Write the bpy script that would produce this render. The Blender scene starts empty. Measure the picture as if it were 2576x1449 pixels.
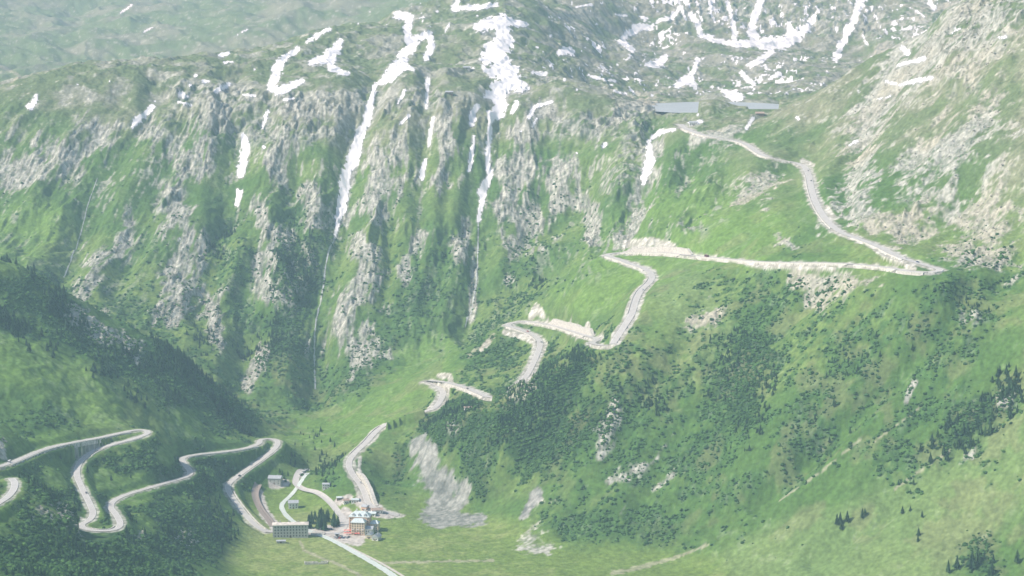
import bpy, math, random, time
import numpy as np
T0=time.time()
random.seed(5); rng=np.random.default_rng(7)
C=bpy.context.scene.collection
F=5460.0; P=math.radians(8.2); cp,sp=math.cos(P),math.sin(P); CZ=650.0
f32=np.float32
# ------------------------------------------------------------ camera maths
def proj(x,y,z):
    dz=z-CZ; dep=y*cp-dz*sp
    return 1288+F*x/dep, 724-F*(y*sp+dz*cp)/dep
def ray(u,v):
    a=(u-1288)/F; b=(724-v)/F
    return a, cp+b*sp, -sp+b*cp
def at_z(u,v,z):
    a,dy,dz=ray(u,v); t=(z-CZ)/dz
    return (a*t,dy*t,z)
def at_y(u,v,Y):
    a,dy,dz=ray(u,v); t=Y/dy
    return (a*t,Y,CZ+dz*t)
# ------------------------------------------------------------ noise
TB=[rng.random((256,256)).astype(f32)*2-1 for _ in range(8)]
def vn(x,y,k=0):
    x=np.asarray(x,dtype=f32); y=np.asarray(y,dtype=f32)
    xi=np.floor(x); yi=np.floor(y); fx=x-xi; fy=y-yi
    fx=fx*fx*(3-2*fx); fy=fy*fy*(3-2*fy)
    xi=xi.astype(np.int32)&255; yi=yi.astype(np.int32)&255
    x1=(xi+1)&255; y1=(yi+1)&255; T=TB[k%8]
    a=T[yi,xi]; b=T[yi,x1]; c=T[y1,xi]; d=T[y1,x1]
    return (a+(b-a)*fx)*(1-fy)+(c+(d-c)*fx)*fy
def fbm(x,y,s,o=4,k=0,g=.5):
    r=0; amp=1; tot=0; x=x/s; y=y/s
    for i in range(o):
        r=r+amp*vn(x+17.3*i,y-9.1*i,k+i); tot+=amp; amp*=g
        x,y=(x*.8-y*.6)*2.03,(x*.6+y*.8)*2.03
    return r/tot*1.5
def sbm(x,y,s,o=3,k=0,g=.55):
    r=0; amp=1; tot=0; x=x/s; y=y/s
    for i in range(o):
        r=r+amp*vn(x+17.3*i,y-9.1*i,k+i); tot+=amp; amp*=g
        x,y=x*2.03,y*2.03
    return r/tot*1.5
def ss(a,b,x):
    t=np.clip((x-a)/(b-a),0,1); return t*t*(3-2*t)
# ------------------------------------------------------------ roads (u, v, height)
def fill(pts):
    p=[list(q)+[None]*(3-len(q)) for q in pts]
    d=[0]
    for i in range(1,len(p)): d.append(d[-1]+math.hypot(p[i][0]-p[i-1][0],p[i][1]-p[i-1][1]))
    ks=[i for i in range(len(p)) if p[i][2] is not None]
    zz=np.interp(d,[d[i] for i in ks],[p[i][2] for i in ks])
    return [at_z(p[i][0],p[i][1],zz[i]) for i in range(len(p))]
ROADS={}
ROADS['pass_up']=fill([(1712,312,401),(1722,322),(1760,337),(1800,345),(1850,353),(1880,362),(1900,378,382),(1925,393),(1960,400),(2000,408),(2025,418),(2035,440,364),(2040,470),(2048,500),(2062,530),(2085,560,328),(2115,585,322),(2160,600),(2210,618,315),(2250,640),(2290,655,309),(2335,668),(2374,679,304),(2335,684),(2290,682),(2240,673,301),(2170,665,299),(2080,660,295),(1980,660),(1900,657,284),(1830,650),(1770,645),(1720,640,266),(1680,635),(1620,634,257),(1560,634),(1516,640,251),(1560,652),(1590,665),(1620,673,247),(1640,688),(1640,705,241),(1610,730),(1597,760,228),(1590,790),(1570,820),(1550,850),(1541,864,197)])
ROADS['pass_mid']=fill([(1541,864,197),(1525,869),(1500,866,188),(1486,861,184),(1508,853,180),(1480,845,174),(1440,832,166),(1400,820,161),(1360,812,158),(1310,806,156),(1268,817,154),(1310,828,153),(1340,840,150),(1362,858,146),(1352,890),(1338,920),(1325,945,125),(1290,985),(1237,1003,112),(1200,985),(1160,970),(1120,960,96),(1064,955,92),(1100,968,90),(1117,985,88),(1110,1005),(1095,1025),(1073,1033,79),(1030,1045),(965,1068,62),(940,1090),(922,1112),(890,1140),(874,1165,38),(885,1190),(905,1215),(918,1240),(925,1265,13),(945,1280),(1002,1297,5)])
ROADS['left']=fill([(-60,1180,146),(5,1173,137),(60,1150),(110,1128,124),(180,1112,118),(250,1100,113),(320,1084,111),(360,1079),(377,1088,109),(345,1101,108.5),(280,1117,107),(230,1135),(200,1160,101),(190,1190),(205,1225),(225,1265),(236,1290,88),(226,1308),(203,1318),(208,1328,86),(240,1335),(290,1333),(306,1318,84),(290,1290),(275,1275),(285,1258,76),(320,1242),(380,1225),(430,1210),(475,1197),(481,1186,62),(462,1165),(455,1150,58),(500,1141),(560,1136),(620,1127),(655,1115,48),(652,1105),(680,1102),(703,1110,45),(690,1131,42),(650,1160),(600,1195),(569,1220,23),(580,1245),(610,1285),(640,1320),(672,1338,3)])
ROADS['left_edge']=fill([(-60,1300,172),(0,1262,168),(22,1248),(36,1228),(38,1212,162),(28,1203,161)])
HW=dict(pass_up=4.3,pass_mid=3.9,left=3.5,left_edge=3.5)
# ------------------------------------------------------------ terrain control points
cps=[]
for r in ROADS.values(): cps+=r
def Yc(*L):
    for u,v,Y in L: cps.append(at_y(u,v,Y))
def Zc(*L):
    for u,v,z in L: cps.append(at_z(u,v,z))
Zc((-60,1215,156),(620,1449,-4),(800,1449,-4),(1000,1449,-4),(1300,1449,-4),(1560,1440,-3),(700,1385,-3),(1000,1380,-3),(1250,1370,-3),(850,1300,0),(750,1250,1),(775,1190,6),(690,1235,6),(1050,1320,0),(760,1320,0))
for u in (-250,0,200,400,600,800,1000,1200,1380):
    for v,Y in ((262,3880),(400,3715),(500,3600),(600,3480)):
        yy=Y+(40 if u==1380 else 0)+ (60 if u<0 else 0)
        cps.append(at_y(u,v,yy))
Yc((-250,700,3330),(0,700,3300),(200,760,3260),(450,780,3290),(600,800,3290),(780,800,3290),(1000,780,3300),(1180,740,3320),(480,880,3170),(650,950,3140),(800,960,3140),(950,920,3160),(1330,720,3280),(1250,780,3220),(1150,880,3150),(1400,640,3330),(1000,960,3090),(900,1010,3030),(800,1100,2880),(1450,400,3700),(1460,520,3480),(1560,400,3640),(1550,300,3800),(1520,560,3330),(1440,730,3050),(1420,780,2990))
Yc((-200,230,4000),(0,245,3920),(150,215,4020),(300,180,4120),(550,130,4320),(400,215,3990),(600,200,4060),(700,100,4450),(850,60,4620),(850,150,4230),(1050,10,4950),(1000,150,4230),(1100,150,4250),(1100,60,4680),(1250,200,4080),(1300,100,4500),(1300,0,5050),(1400,245,3930),(1500,180,4450),(1500,100,4950),(1500,0,5450),(1540,250,3920),(1620,282,3830))
for x,y,z in ((-700,4500,400),(-500,4800,430),(-300,5200,470),(-100,5600,520),(-1000,4600,360),(-1000,5300,330),(-1600,5000,420),(-500,5600,400),(200,6200,680),(600,6200,700),(1100,6200,720)): cps.append((x,y,z))
Yc((0,160,6400),(0,100,7000),(0,0,8400),(400,50,7400),(400,110,6700),(700,10,7400),(700,60,6800),(-300,60,7600))
cps+=[(-1500,9400,700),(0,9400,800),(1500,9400,900),(-2600,9000,800),(2600,9000,900),(2200,6000,800),(1600,4800,720)]
for x,y in ((290,3950),(380,3900),(470,3980),(380,4100),(290,4080),(460,4120),(380,4000)): cps.append((x,y,399))
Yc((1800,264,3790),(1740,290,3730),(1800,305,3680),(1680,310,3650),(1640,298,3760),(1600,248,4330),(1700,248,4290),(1850,248,4280),(1980,248,4300),(1600,200,4740),(1800,200,4740),(2000,200,4740),(1600,150,5080),(1800,150,5080),(2050,150,5060),(1600,100,5400),(1800,105,5380),(2000,105,5380),(2180,105,5300),(1700,50,5520),(1900,50,5540),(2150,50,5480),(1700,0,5640),(1950,0,5640),(2200,0,5600),(2350,150,4500),(2500,150,4700))
Yc((1980,268,3680),(2100,215,3560),(2250,150,3440),(2350,45,3480),(2400,200,3110),(2400,80,3330),(2576,200,2960),(2576,20,3150),(2300,400,2940),(2150,330,3240),(2200,480,2900),(2500,400,2780),(2400,540,2740),(2500,600,2630),(2576,724,2490),(1930,330,3480),(1850,550,3010),(1930,480,3140),(1700,450,3380),(1640,430,3420),(1590,560,3220),(1760,560,3080),(2200,900,2470),(1900,1100,2446),(2300,1250,2263),(2576,1100,2276),(2576,1449,2108),(2000,1449,2231),(2300,1449,2160),(1500,1250,2465),(1700,1000,2570),(1750,800,2690),(2000,760,2630),(2400,800,2460),(2000,1280,2340),(1700,1350,2390),(1300,1200,2560),(1150,1250,2600),(1250,1100,2610),(1100,1150,2660),(1000,1200,2690),(1020,1100,2740),(1450,1050,2580),(1600,900,2620))
Yc((1110,1062,2690),(1220,1022,2680),(1340,962,2670),(1430,905,2650),(1500,890,2640))
for x,y,z in ((1000,3300,700),(1150,4000,650),(1000,2700,600),(800,2300,470),(800,1900,330),(720,3800,520),(850,4300,470),(1500,3400,900),(1300,2300,750)): cps.append((x,y,z))
Yc((0,655,2820),(60,665,2830),(150,715,2850),(180,795,2800),(330,840,2850),(480,925,2880),(560,990,2880),(640,1092,2840),(0,850,2660),(0,1050,2450),(200,1000,2600),(200,880,2720),(400,1010,2700),(100,960,2580),(300,1050,2600),(480,1090,2690),(560,1085,2760),(330,930,2760),(0,1449,1700),(0,1350,1850),(300,1449,1950),(550,1449,2230),(120,1250,2150),(130,1180,2350),(380,1160,2480),(400,1300,2320),(500,1300,2400),(400,1390,2180),(560,1380,2380),(100,1400,1850),(380,1270,2360),(560,1180,2620))
for x,y,z in ((-708,3040,120),(-540,3050,80),(-380,3040,40),(-300,2960,22),(-900,2200,230),(-1100,2800,330),(-1200,3050,200),(-1200,3600,300),(-1300,4000,420),(-900,1500,230),(-300,1350,190),(0,1300,110),(300,1350,90),(700,1500,230),(0,1800,12),(0,2100,-2),(250,1900,5),(500,1900,60),(-250,1800,70)): cps.append((x,y,z))
cps=np.array(cps,dtype=np.float64)
X=cps[:,:2]/1000.; Zv=cps[:,2]
def tps(r2): return np.where(r2>1e-12,.5*r2*np.log(r2+1e-12),0)
n=len(X)
r2=((X[:,None]-X[None])**2).sum(-1)
A=np.zeros((n+3,n+3)); A[:n,:n]=tps(r2)+np.eye(n)*1.5e-4
A[:n,n]=1; A[:n,n+1:]=X; A[n,:n]=1; A[n+1:,:n]=X.T
wts=np.linalg.solve(A,np.concatenate([Zv,[0,0,0]]))
gx=np.arange(-3100,3101,20.); gy=np.arange(1150,9701,20.)
GX,GY=np.meshgrid(gx/1000,gy/1000)
G=wts[n]+wts[n+1]*GX+wts[n+2]*GY
for i in range(n):
    G+=wts[i]*tps((GX-X[i,0])**2+(GY-X[i,1])**2)
G=G.astype(f32)
def base(x,y):
    a=(np.asarray(x)-gx[0])/20.; b=(np.asarray(y)-gy[0])/20.
    a=np.clip(a,1,len(gx)-3.01); b=np.clip(b,1,len(gy)-3.01)
    ia=a.astype(np.int32); ib=b.astype(np.int32); fa=(a-ia).astype(f32); fb=(b-ib).astype(f32)
    def w(t): return (-.5*t+t*t-.5*t**3, 1-2.5*t*t+1.5*t**3, .5*t+2*t*t-1.5*t**3, -.5*t*t+.5*t**3)
    wa=w(fa); wb=w(fb); r=0
    for j in range(4):
        s=0
        for i in range(4): s=s+wa[i]*G[ib+j-1,ia+i-1]
        r=r+wb[j]*s
    return r
# ------------------------------------------------------------ masks drawn along mapped features
class Field:
    def __init__(s): s.m=np.full((725,1289),-1,f32); s.id=np.zeros((725,1289),np.int16)
    def st(s,pts,i=0):
        if len(pts)==1: pts=[pts[0],(pts[0][0]+1,pts[0][1],pts[0][2])]
        for (u0,v0,w0),(u1,v1,w1) in zip(pts,pts[1:]):
            W=2*max(w0,w1); a0=max(0,int((min(u0,u1)-W)/2)); a1=min(1289,int((max(u0,u1)+W)/2)+2)
            b0=max(0,int((min(v0,v1)-W)/2)); b1=min(725,int((max(v0,v1)+W)/2)+2)
            if a1<=a0 or b1<=b0: continue
            uu,vv=np.meshgrid(np.arange(a0,a1)*2.,np.arange(b0,b1)*2.)
            dx,dy=u1-u0,v1-v0; L=dx*dx+dy*dy+1e-6
            t=np.clip(((uu-u0)*dx+(vv-v0)*dy)/L,0,1)
            d=np.hypot(uu-u0-t*dx,vv-v0-t*dy); m=(1-d/(w0+(w1-w0)*t)).astype(f32)
            sub=s.m[b0:b1,a0:a1]; k=m>sub; sub[k]=m[k]
            si=s.id[b0:b1,a0:a1]; si[k&(m>-.9)]=i
        return s
    def __call__(s,u,v):
        a=np.clip(u/2,0,1287.9); b=np.clip(v/2,0,723.9); ia=a.astype(np.int32); ib=b.astype(np.int32); fa=a-ia; fb=b-ib
        M=s.m; return (M[ib,ia]*(1-fa)+M[ib,ia+1]*fa)*(1-fb)+(M[ib+1,ia]*(1-fa)+M[ib+1,ia+1]*fa)*fb
    def ids(s,u,v):
        return s.id[np.clip((v/2+.5).astype(np.int32),0,724),np.clip((u/2+.5).astype(np.int32),0,1288)]
def FS(L):
    f=Field()
    for s in L: f.st(s)
    return f
gul=[([(940,215),(890,380),(850,560),(815,720),(790,980)],40,30),([(1250,260),(1228,420),(1203,560),(1200,700),(1170,820)],34,25),([(1078,220),(1063,440),(1055,600)],22,13),
([(664,290),(612,350),(600,510),(650,620),(632,760),(600,950)],34,20),([(1645,330),(1622,450),(1575,580),(1545,622)],36,26),([(1188,270),(1178,450),(1165,560)],20,11),
([(400,240),(250,460),(160,700)],34,19),([(590,240),(560,450),(560,600),(500,780)],30,17),([(740,420),(745,560),(770,700)],34,20),([(480,260),(430,400),(350,560),(290,720)],28,14),
([(1480,420),(1450,560),(1380,660)],34,17),([(1130,420),(1120,620),(1080,780)],24,12),([(980,520),(985,640),(960,760)],18,10),([(300,260),(180,420),(60,600)],26,13),([(1360,480),(1310,640),(1260,720)],22,10)]
gr=[([(2576,650),(2250,960),(1950,1230),(1800,1330)],26,8),([(2440,720),(2330,850),(2150,1050),(1900,1260)],24,7),([(2050,740),(1880,880),(1700,1100),(1600,1280)],24,7),([(1720,860),(1600,1010),(1520,1200),(1420,1330)],26,8),([(2576,980),(2330,1200),(2050,1400)],26,7),
([(2576,300),(2350,560),(2260,620)],26,7),([(2330,60),(2180,300),(2120,480),(2110,560)],34,14),([(1480,920),(1400,1040),(1300,1180),(1200,1290)],28,10)]
# ------------------------------------------------------------ the terrain grid
TM=.285; NC=1261; tx=np.linspace(-TM,TM,NC)
rows=np.concatenate([np.arange(1250,1680,8.),np.arange(1680,4300,2.7),np.arange(4300,5720,3.4),np.arange(5720,9500,15.)])
NR=len(rows)
TX,YY=np.meshgrid(tx,rows); XX=(TX*YY).astype(f32); YY=YY.astype(f32)
B0=base(XX,YY)
B=np.where(B0>70,B0,4*np.log1p(np.exp(np.clip(B0/4,-20,20)))).astype(f32)
u,v=proj(XX,YY,B)
tilt=.04+.14*ss(-300,-650,XX)+.1*ss(50,200,XX)
wx=XX-tilt*(YY-3500)
wall=ss(2960,3080,YY)*(1-ss(3860,3960,YY))*(1-ss(250,420,XX))*ss(60,130,B)
high=ss(3820,3960,YY)
rgt=ss(30,120,(XX-173)*.675+(YY-2300)*.737)*(1-wall)*(1-high)
lft=ss(-180,-260,XX)*(1-wall)*(1-high)*ss(15,50,B)
flo=1-ss(4,22,B)
disp=np.zeros_like(B)
warpx=fbm(XX,YY,130,3,2)*24
r1=1-2*np.abs(sbm(wx+warpx,YY*.3,95,3,1,.45)); r2_=1-2*np.abs(sbm(wx+warpx*.7,YY*.3,30,3,3)); r3=1-2*np.abs(sbm(wx+warpx*.3,YY*.35,11,2,5)); r4=fbm(XX,YY,34,5,6,.55)
rough=ss(-.5,.6,fbm(XX,YY,110,3,0))
disp+=wall*((r1-.35)*9*(.5+rough)+((r2_-.35)*3.4+(r3-.35)*1.8)*(.3+.7*rough)+r4*3.4)
bas=(1-.8*np.exp(-((XX-380)**2+(YY-4020)**2)/190**2))*ss(3830,4050,YY)
fl_=ss(5600,6300,YY)*ss(100,-200,XX)
disp+=high*(fbm(XX,YY*.6,260,4,2,.5)*27+(.4-np.abs(fbm(XX,YY,75,5,4,.55)))*18*(1-fl_)+fbm(XX,YY,20,3,5,.6)*2.2*(1-fl_))*bas
disp+=fl_*((.4-np.abs(fbm(XX+YY*.3,YY*.45,260,5,1,.55)))*42)
q=(XX*.737-YY*.675); pq=(XX*.675+YY*.737)
upr=ss(250,420,B)*rgt
disp+=rgt*(fbm(q,pq*.35,95,4,6,.55)*10+fbm(XX,YY,22,4,2,.6)*2.4)+upr*(.35-np.abs(fbm(q,pq*.4,70,5,1,.55)))*12
disp+=lft*(fbm(XX,YY,90,5,3,.6)*12)
for L,w,dp in gul+gr:
    fd=Field(); fd.st([(a,b,w) for a,b in L])
    m=np.clip(fd(u,v),-1,1)
    gate=(YY>2980) if (L,w,dp) in gul else (YY<3650)
    disp-=gate*dp*ss(-.9,1,m)
disp*=(1-flo)
def chaikin(p,k=2):
    p=np.array(p)
    for _ in range(k):
        a=p[:-1]*.75+p[1:]*.25; b=p[:-1]*.25+p[1:]*.75
        q_=np.empty((2*len(a),p.shape[1])); q_[0::2]=a; q_[1::2]=b
        p=np.vstack([p[:1],q_,p[-1:]])
    return p
def resample(p,step):
    d=np.concatenate([[0],np.cumsum(np.hypot(np.diff(p[:,0]),np.diff(p[:,1])))])
    k=max(2,int(d[-1]/step)); t=np.linspace(0,d[-1],k)
    return np.stack([np.interp(t,d,p[:,i]) for i in range(p.shape[1])],1)
RS=2.5; ox,oy=-1000.,1750.; nx,ny=800,1000
D=np.full((ny,nx),99.,f32); ZR=np.zeros((ny,nx),f32); ZC=np.full((ny,nx),9999.,f32); ZB=np.full((ny,nx),-999.,f32)
def clampline(p,hid,s0,s1,cut):
    rr=np.hypot(p[:,0],p[:,1]); dx,dy=-p[:,0]/rr,-p[:,1]/rr; kk_=(650-p[:,2])/rr
    for s in np.arange(s0,s1,2.4):
        xs=p[:,0]+dx*s; ys=p[:,1]+dy*s; lim=p[:,2]+kk_*s
        ia=((xs-ox)/RS).astype(int); ib=((ys-oy)/RS).astype(int)
        for da in (0,1):
            for db in (0,1):
                A1=np.clip(ia+da,0,nx-1); B1=np.clip(ib+db,0,ny-1)
                np.minimum.at(ZC,(B1[~hid],A1[~hid]),(lim-cut(s))[~hid])
                if 12<s<30: np.maximum.at(ZB,(B1[hid],A1[hid]),(lim+2.5*math.sin((s-12)/18*math.pi))[hid])
for k in ROADS:
    ROADS[k]=resample(chaikin(ROADS[k],2),4.)
    for x,y,z in ROADS[k]:
        ia=int((x-ox)/RS); ib=int((y-oy)/RS); R_=22
        a0,a1,b0,b1=max(0,ia-R_),min(nx,ia+R_+1),max(0,ib-R_),min(ny,ib+R_+1)
        if a1<=a0 or b1<=b0: continue
        xs,ys=np.meshgrid(ox+RS*np.arange(a0,a1),oy+RS*np.arange(b0,b1))
        d=np.hypot(xs-x,ys-y); s=D[b0:b1,a0:a1]; kk=d<s; s[kk]=d[kk]; ZR[b0:b1,a0:a1][kk]=z
    p=ROADS[k]; pu,pv=proj(p[:,0],p[:,1],p[:,2])
    hid=np.zeros(len(p),bool)
    if k=='pass_mid': hid=((pu>1238)&(pu<1326)&(pv>946)&(pv<1003))|((pu>968)&(pu<1072)&(pv>1032)&(pv<1068))
    mx_=4.0 if k.startswith('pass') else 3.0
    clampline(p,hid,6,240,lambda s:.5+.03*s+min(mx_,(s-6)*.45))
lkp=[]
for uu in np.arange(1654,1754,3):
    for vv in range(269,282,3): lkp.append(at_z(uu,vv,408))
for uu in np.arange(1886,1956,3):
    for vv in range(263,273,3): lkp.append(at_z(uu,vv,408))
lkp=np.array(lkp); clampline(lkp,np.zeros(len(lkp),bool),0,430,lambda s:1.3+2*max(0,1-s/10))
a=(XX-ox)/RS; b=(YY-oy)/RS
inside=(a>0)&(a<nx-2)&(b>0)&(b<ny-2)
ia=np.clip(a,0,nx-2).astype(np.int32); ib=np.clip(b,0,ny-2).astype(np.int32); fa=np.clip(a-ia,0,1); fb=np.clip(b-ib,0,1)
DV=(D[ib,ia]*(1-fa)+D[ib,ia+1]*fa)*(1-fb)+(D[ib+1,ia]*(1-fa)+D[ib+1,ia+1]*fa)*fb
DV=np.where(inside,DV,99.)
zr=np.where(inside,ZR[ib+(fb>.5),ia+(fa>.5)],0)
disp=disp*(.25+.75*ss(8,45,DV))
Z=(B+disp).astype(f32)
le=np.sqrt(((XX-382)/122)**2+((YY-4015)/150)**2)+.25*fbm(XX,YY,60,4,1)
Z=np.where(le<1.25,np.minimum(Z,402+ss(.85,1.25,le)*9),Z)
hm_=np.exp(-((XX-352)/44)**2-((YY-3800)/60)**2); Z=Z+(hm_*12).astype(f32)
# rock areas
slab=FS([[(480,400,46),(440,500,42),(480,590,48),(455,690,44),(420,790,34)],[(255,650,36),(205,750,30)],[(330,560,24),(300,640,22)],[(700,590,30),(655,690,24),(690,760,24)],[(655,880,26),(615,970,22)],[(905,720,36),(870,770,60),(880,860,62),(920,900,26)],[(905,610,34),(935,690,40)],[(965,400,40),(960,470,50),(935,530,36)],[(1000,340,24),(1005,400,28)],[(1065,590,22),(1010,690,30)],[(1350,270,58),(1330,340,66),(1310,420,46)],[(1290,440,42),(1270,520,34)],[(1330,560,54),(1300,610,40)],[(1400,430,52),(1420,500,36)],[(1480,500,24),(1490,600,20)],[(1610,540,24),(1560,622,18)],[(1650,370,24),(1600,500,18)],[(1170,560,20),(1160,640,20)],[(520,740,30),(545,860,22)],[(780,480,22),(790,560,22)],[(890,420,14),(862,560,14)],[(1200,620,12),(1180,800,12)],[(250,340,50),(100,400,44),(20,430,40)],[(540,300,40),(500,380,36)],[(720,340,36),(700,440,30)],[(1130,300,34),(1120,380,30),(1110,480,22)],[(780,300,40),(740,260,40)],[(380,330,30)],[(1480,330,34),(1540,300,30)],[(640,500,22),(660,560,20)]])
rock=FS([[(2520,40,90),(2330,110,95),(2220,230,60),(2180,330,55),(2150,440,62),(2160,540,50),(2260,590,45)],[(2480,250,90),(2400,400,110),(2300,540,85),(2480,560,95)],[(2400,640,40),(2480,650,50)],[(1950,440,34),(1900,480,40),(1855,515,16)],[(1990,695,18),(2100,710,40),(2230,705,18)],[(2060,750,28)],[(1790,790,40),(1740,810,20)],[(1750,350,18),(1850,335,22)],[(1545,1030,22),(1520,1110,26),(1510,1150,10)],[(1695,1090,7),(1640,1165,11),(1580,1190,18),(1530,1215,9)],[(1355,1250,26),(1312,1300,12)],[(1320,970,26),(1280,1000,18)],[(1140,1080,14)],[(190,790,36),(300,860,38),(380,915,24)],[(470,1350,22)],[(350,1350,14)],[(1340,1350,40)],[(1280,700,14)],[(100,1280,20),(190,1300,20)],[(1960,600,14),(1995,620,12)],[(2060,580,14)],[(2430,1140,26)],[(2530,1010,26)],[(2300,960,10),(2280,1010,8)],[(1700,1190,8),(1640,1230,8)],[(1590,1250,10),(1560,1290,7)],[(0,1130,24)],[(1650,250,30),(1560,260,40)]])
rub=FS([[(1575,614,9),(1640,608,11),(1695,620,8)],[(1335,800,6),(1350,775,11),(1365,795,7)],[(1478,815,6),(1476,840,9),(1440,838,7)],[(1105,945,6),(1130,946,8),(1135,965,6)],[(2200,628,5),(2250,655,7),(2300,675,6)],[(1270,835,7),(1310,845,7),(1340,858,6)],[(2095,545,7),(2080,520,5)],[(940,1262,5),(955,1275,6)],[(906,1150,4),(903,1180,4),(926,1235,5)],[(2020,405,7),(2045,415,5)],[(1860,655,4),(1900,668,6),(2000,672,5),(2100,676,5)],[(1230,860,6),(1210,880,4)]])
scree=FS([[(1065,1125,30),(1080,1180,44),(1115,1235,56),(1100,1285,46)],[(1150,1300,26),(1210,1305,20)],[(1350,1240,20),(1315,1300,10)]])
u,v=proj(XX,YY,Z)
nB=fbm(XX,YY,14,4,5,.65); nC=fbm(XX,YY,120,4,7,.5); nD=fbm(XX,YY,5,2,0,.8); nE=fbm(XX,YY,42,4,3,.55)
nS=sbm(wx+warpx*.3,YY*.22,13,3,2,.65); nT=sbm(wx+warpx*.3,YY*.16,5.5,2,6,.7)
Rs=slab(u,v); Rr=rock(u,v); Rc=scree(u,v)*(YY<2900)
rks=ss(-.1,.35,Rs*.6+nS*.5+nE*.35+nB*.2+nT*.25+.02)*(Rs>-.98)*(YY>2950)
rkr=ss(-.1,.4,Rr*.7+nB*.65+nE*.65+nD*.15-.12)*(Rr>-.98)
rsc=ss(-.1,.25,Rc+nB*.5+nE*.4)*(YY<2900)*(Rc>-.9)
cr=1-2*np.abs(fbm(XX,YY,9,3,4,.6))
damp=ss(6,16,DV)
Z=Z+((rkr*(cr-.3)*2.0*(1-rsc)+rks*((1-2*np.abs(sbm(wx,YY*.25,7,2,4))-.3)*1.5+nT*.8)+rsc*nD*.5)*(1-flo)*damp).astype(f32)
crag=FS([[(2500,20,70),(2400,110,40),(2420,200,46)],[(1610,300,24),(1590,380,30),(1540,470,30)],[(1300,985,26),(1340,955,16)],[(760,650,40),(720,760,30)],[(1140,1075,18)],[(2290,530,30)],[(560,330,40),(870,330,30)],[(1640,275,20)],[(1700,20,40),(1850,30,40),(2050,40,50),(2200,60,40)],[(430,230,30),(700,260,30),(1100,250,30)],[(2440,800,24)],[(470,420,22),(400,520,20)],[(1540,300,30),(1400,320,30)]])
cg=ss(-.4,.5,crag(u,v)+nB*.3)*damp
Z=Z+(cg*(1-2*np.abs(fbm(wx,YY*.5,28,4,3,.55)))*6.5*(1-flo)).astype(f32)
w=(1-ss(7.0,19,DV))*(zr>0)
Z=(Z*(1-w)+(zr-.5)*w).astype(f32)
zc=np.minimum(np.minimum(ZC[ib,ia],ZC[ib+1,ia]),np.minimum(ZC[ib,ia+1],ZC[ib+1,ia+1]))
zc=np.where(inside,zc,9999)
Z=np.where(DV>7.0,np.minimum(Z,zc),Z)
zb=(ZB[ib,ia]+ZB[ib+1,ia]+ZB[ib,ia+1]+ZB[ib+1,ia+1])/4
Z=np.where(inside&(zb>0)&(DV>7),np.maximum(Z,zb),Z).astype(f32)
def Zf(x,y):
    x=np.asarray(x,float); y=np.asarray(y,float)
    r=np.clip(np.interp(y,rows,np.arange(NR)),0,NR-1.01); c=np.clip((x/y+TM)/(2*TM)*(NC-1),0,NC-1.01)
    i=r.astype(int); j=c.astype(int); fr=r-i; fc=c-j
    return (Z[i,j]*(1-fc)+Z[i,j+1]*fc)*(1-fr)+(Z[i+1,j]*(1-fc)+Z[i+1,j+1]*fc)*fr
def cast(u_,v_):
    ax,dy,dz=ray(u_,v_); Y=np.arange(1500,8500,2.); x=ax/dy*Y; zr_=CZ+dz/dy*Y
    k=np.nonzero(Zf(x,Y)>=zr_)[0]
    k=k[0] if len(k) else len(Y)-1
    return np.array([x[k],Y[k],float(Zf(x[k],Y[k]))])
print('relief',time.time()-T0)
# ------------------------------------------------------------ snow
snow=Field(); SN=[]
def sn(label,*strokes):
    i=0
    if label: SN.append(label); i=len(SN)
    for s in strokes: snow.st(s,i)
sn('long narrow snow tongue filling the dark gully left of the bare slabs',[(944,214,6),(932,262,9),(922,300,11),(905,345,13),(893,380,15),(868,450,16),(858,520,12),(844,592,5)])
sn('largest snow field, broad and many-lobed, pouring over the middle of the cliff rim',[(1200,68,10),(1225,62,16),(1270,50,16),(1320,62,8)],[(1262,70,18),(1275,105,20),(1240,128,24),(1225,150,17)],[(1240,130,22),(1262,165,27),(1300,175,8)],[(1262,165,28),(1285,205,27),(1325,222,9)],[(1285,205,26),(1250,235,21),(1225,240,11)],[(1250,235,19),(1262,265,15),(1238,292,13)],[(1215,170,8),(1240,185,11)])
sn('thin broken snow thread down the gully below the largest snow field',[(1232,310,6),(1230,350,7),(1228,400,8),(1232,440,9),(1214,480,10),(1212,510,8),(1203,558,5)])
sn('forked snow field with two arms on the dome left of the largest field',[(1000,38,10),(1030,45,10),(1025,75,10),(1028,105,9)],[(1080,86,9),(1085,115,10),(1072,145,9)],[(1080,84,9),(1050,98,12),(1020,135,14),(1000,165,15)],[(1000,165,16),(985,190,16),(962,208,9)],[(1000,165,12),(1040,175,5)])
sn('wedge of snow on the ledge above the short gully',[(1200,266,7),(1190,290,11),(1186,314,7)])
sn('thin snow strip in the short gully left of the snow thread',[(1192,343,5),(1186,390,7),(1180,430,5)])
sn('hooked snow patch on the round dome, uphill of the long tongue',[(858,102,8),(845,125,13),(825,145,15),(785,157,9)],[(830,150,13),(835,172,10),(873,186,7)])
sn('ragged snow patch with a leaf-like lobe left of the hooked patch',[(748,122,7),(712,150,9),(695,180,14),(683,222,11),(700,232,9)],[(760,203,8),(720,222,13),(700,235,8)])
sn('upright snow sliver low in the dark ravine, upper of two',[(613,340,7),(618,380,12),(610,410,13),(604,442,8)])
sn('small snow remnant directly below the upright sliver',[(601,482,9),(597,516,6)])
sn('slanting snow patch on the green shoulder, upper left',[(385,268,6),(350,298,12),(333,320,6)])
sn('lone small snow patch farthest left on the shoulder',[(92,240,5),(86,258,9),(75,270,9)])
sn('snow streak running down the dark ravine left of the pass road',[(1632,358,8),(1636,400,12),(1626,430,11),(1618,464,6)])
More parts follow.
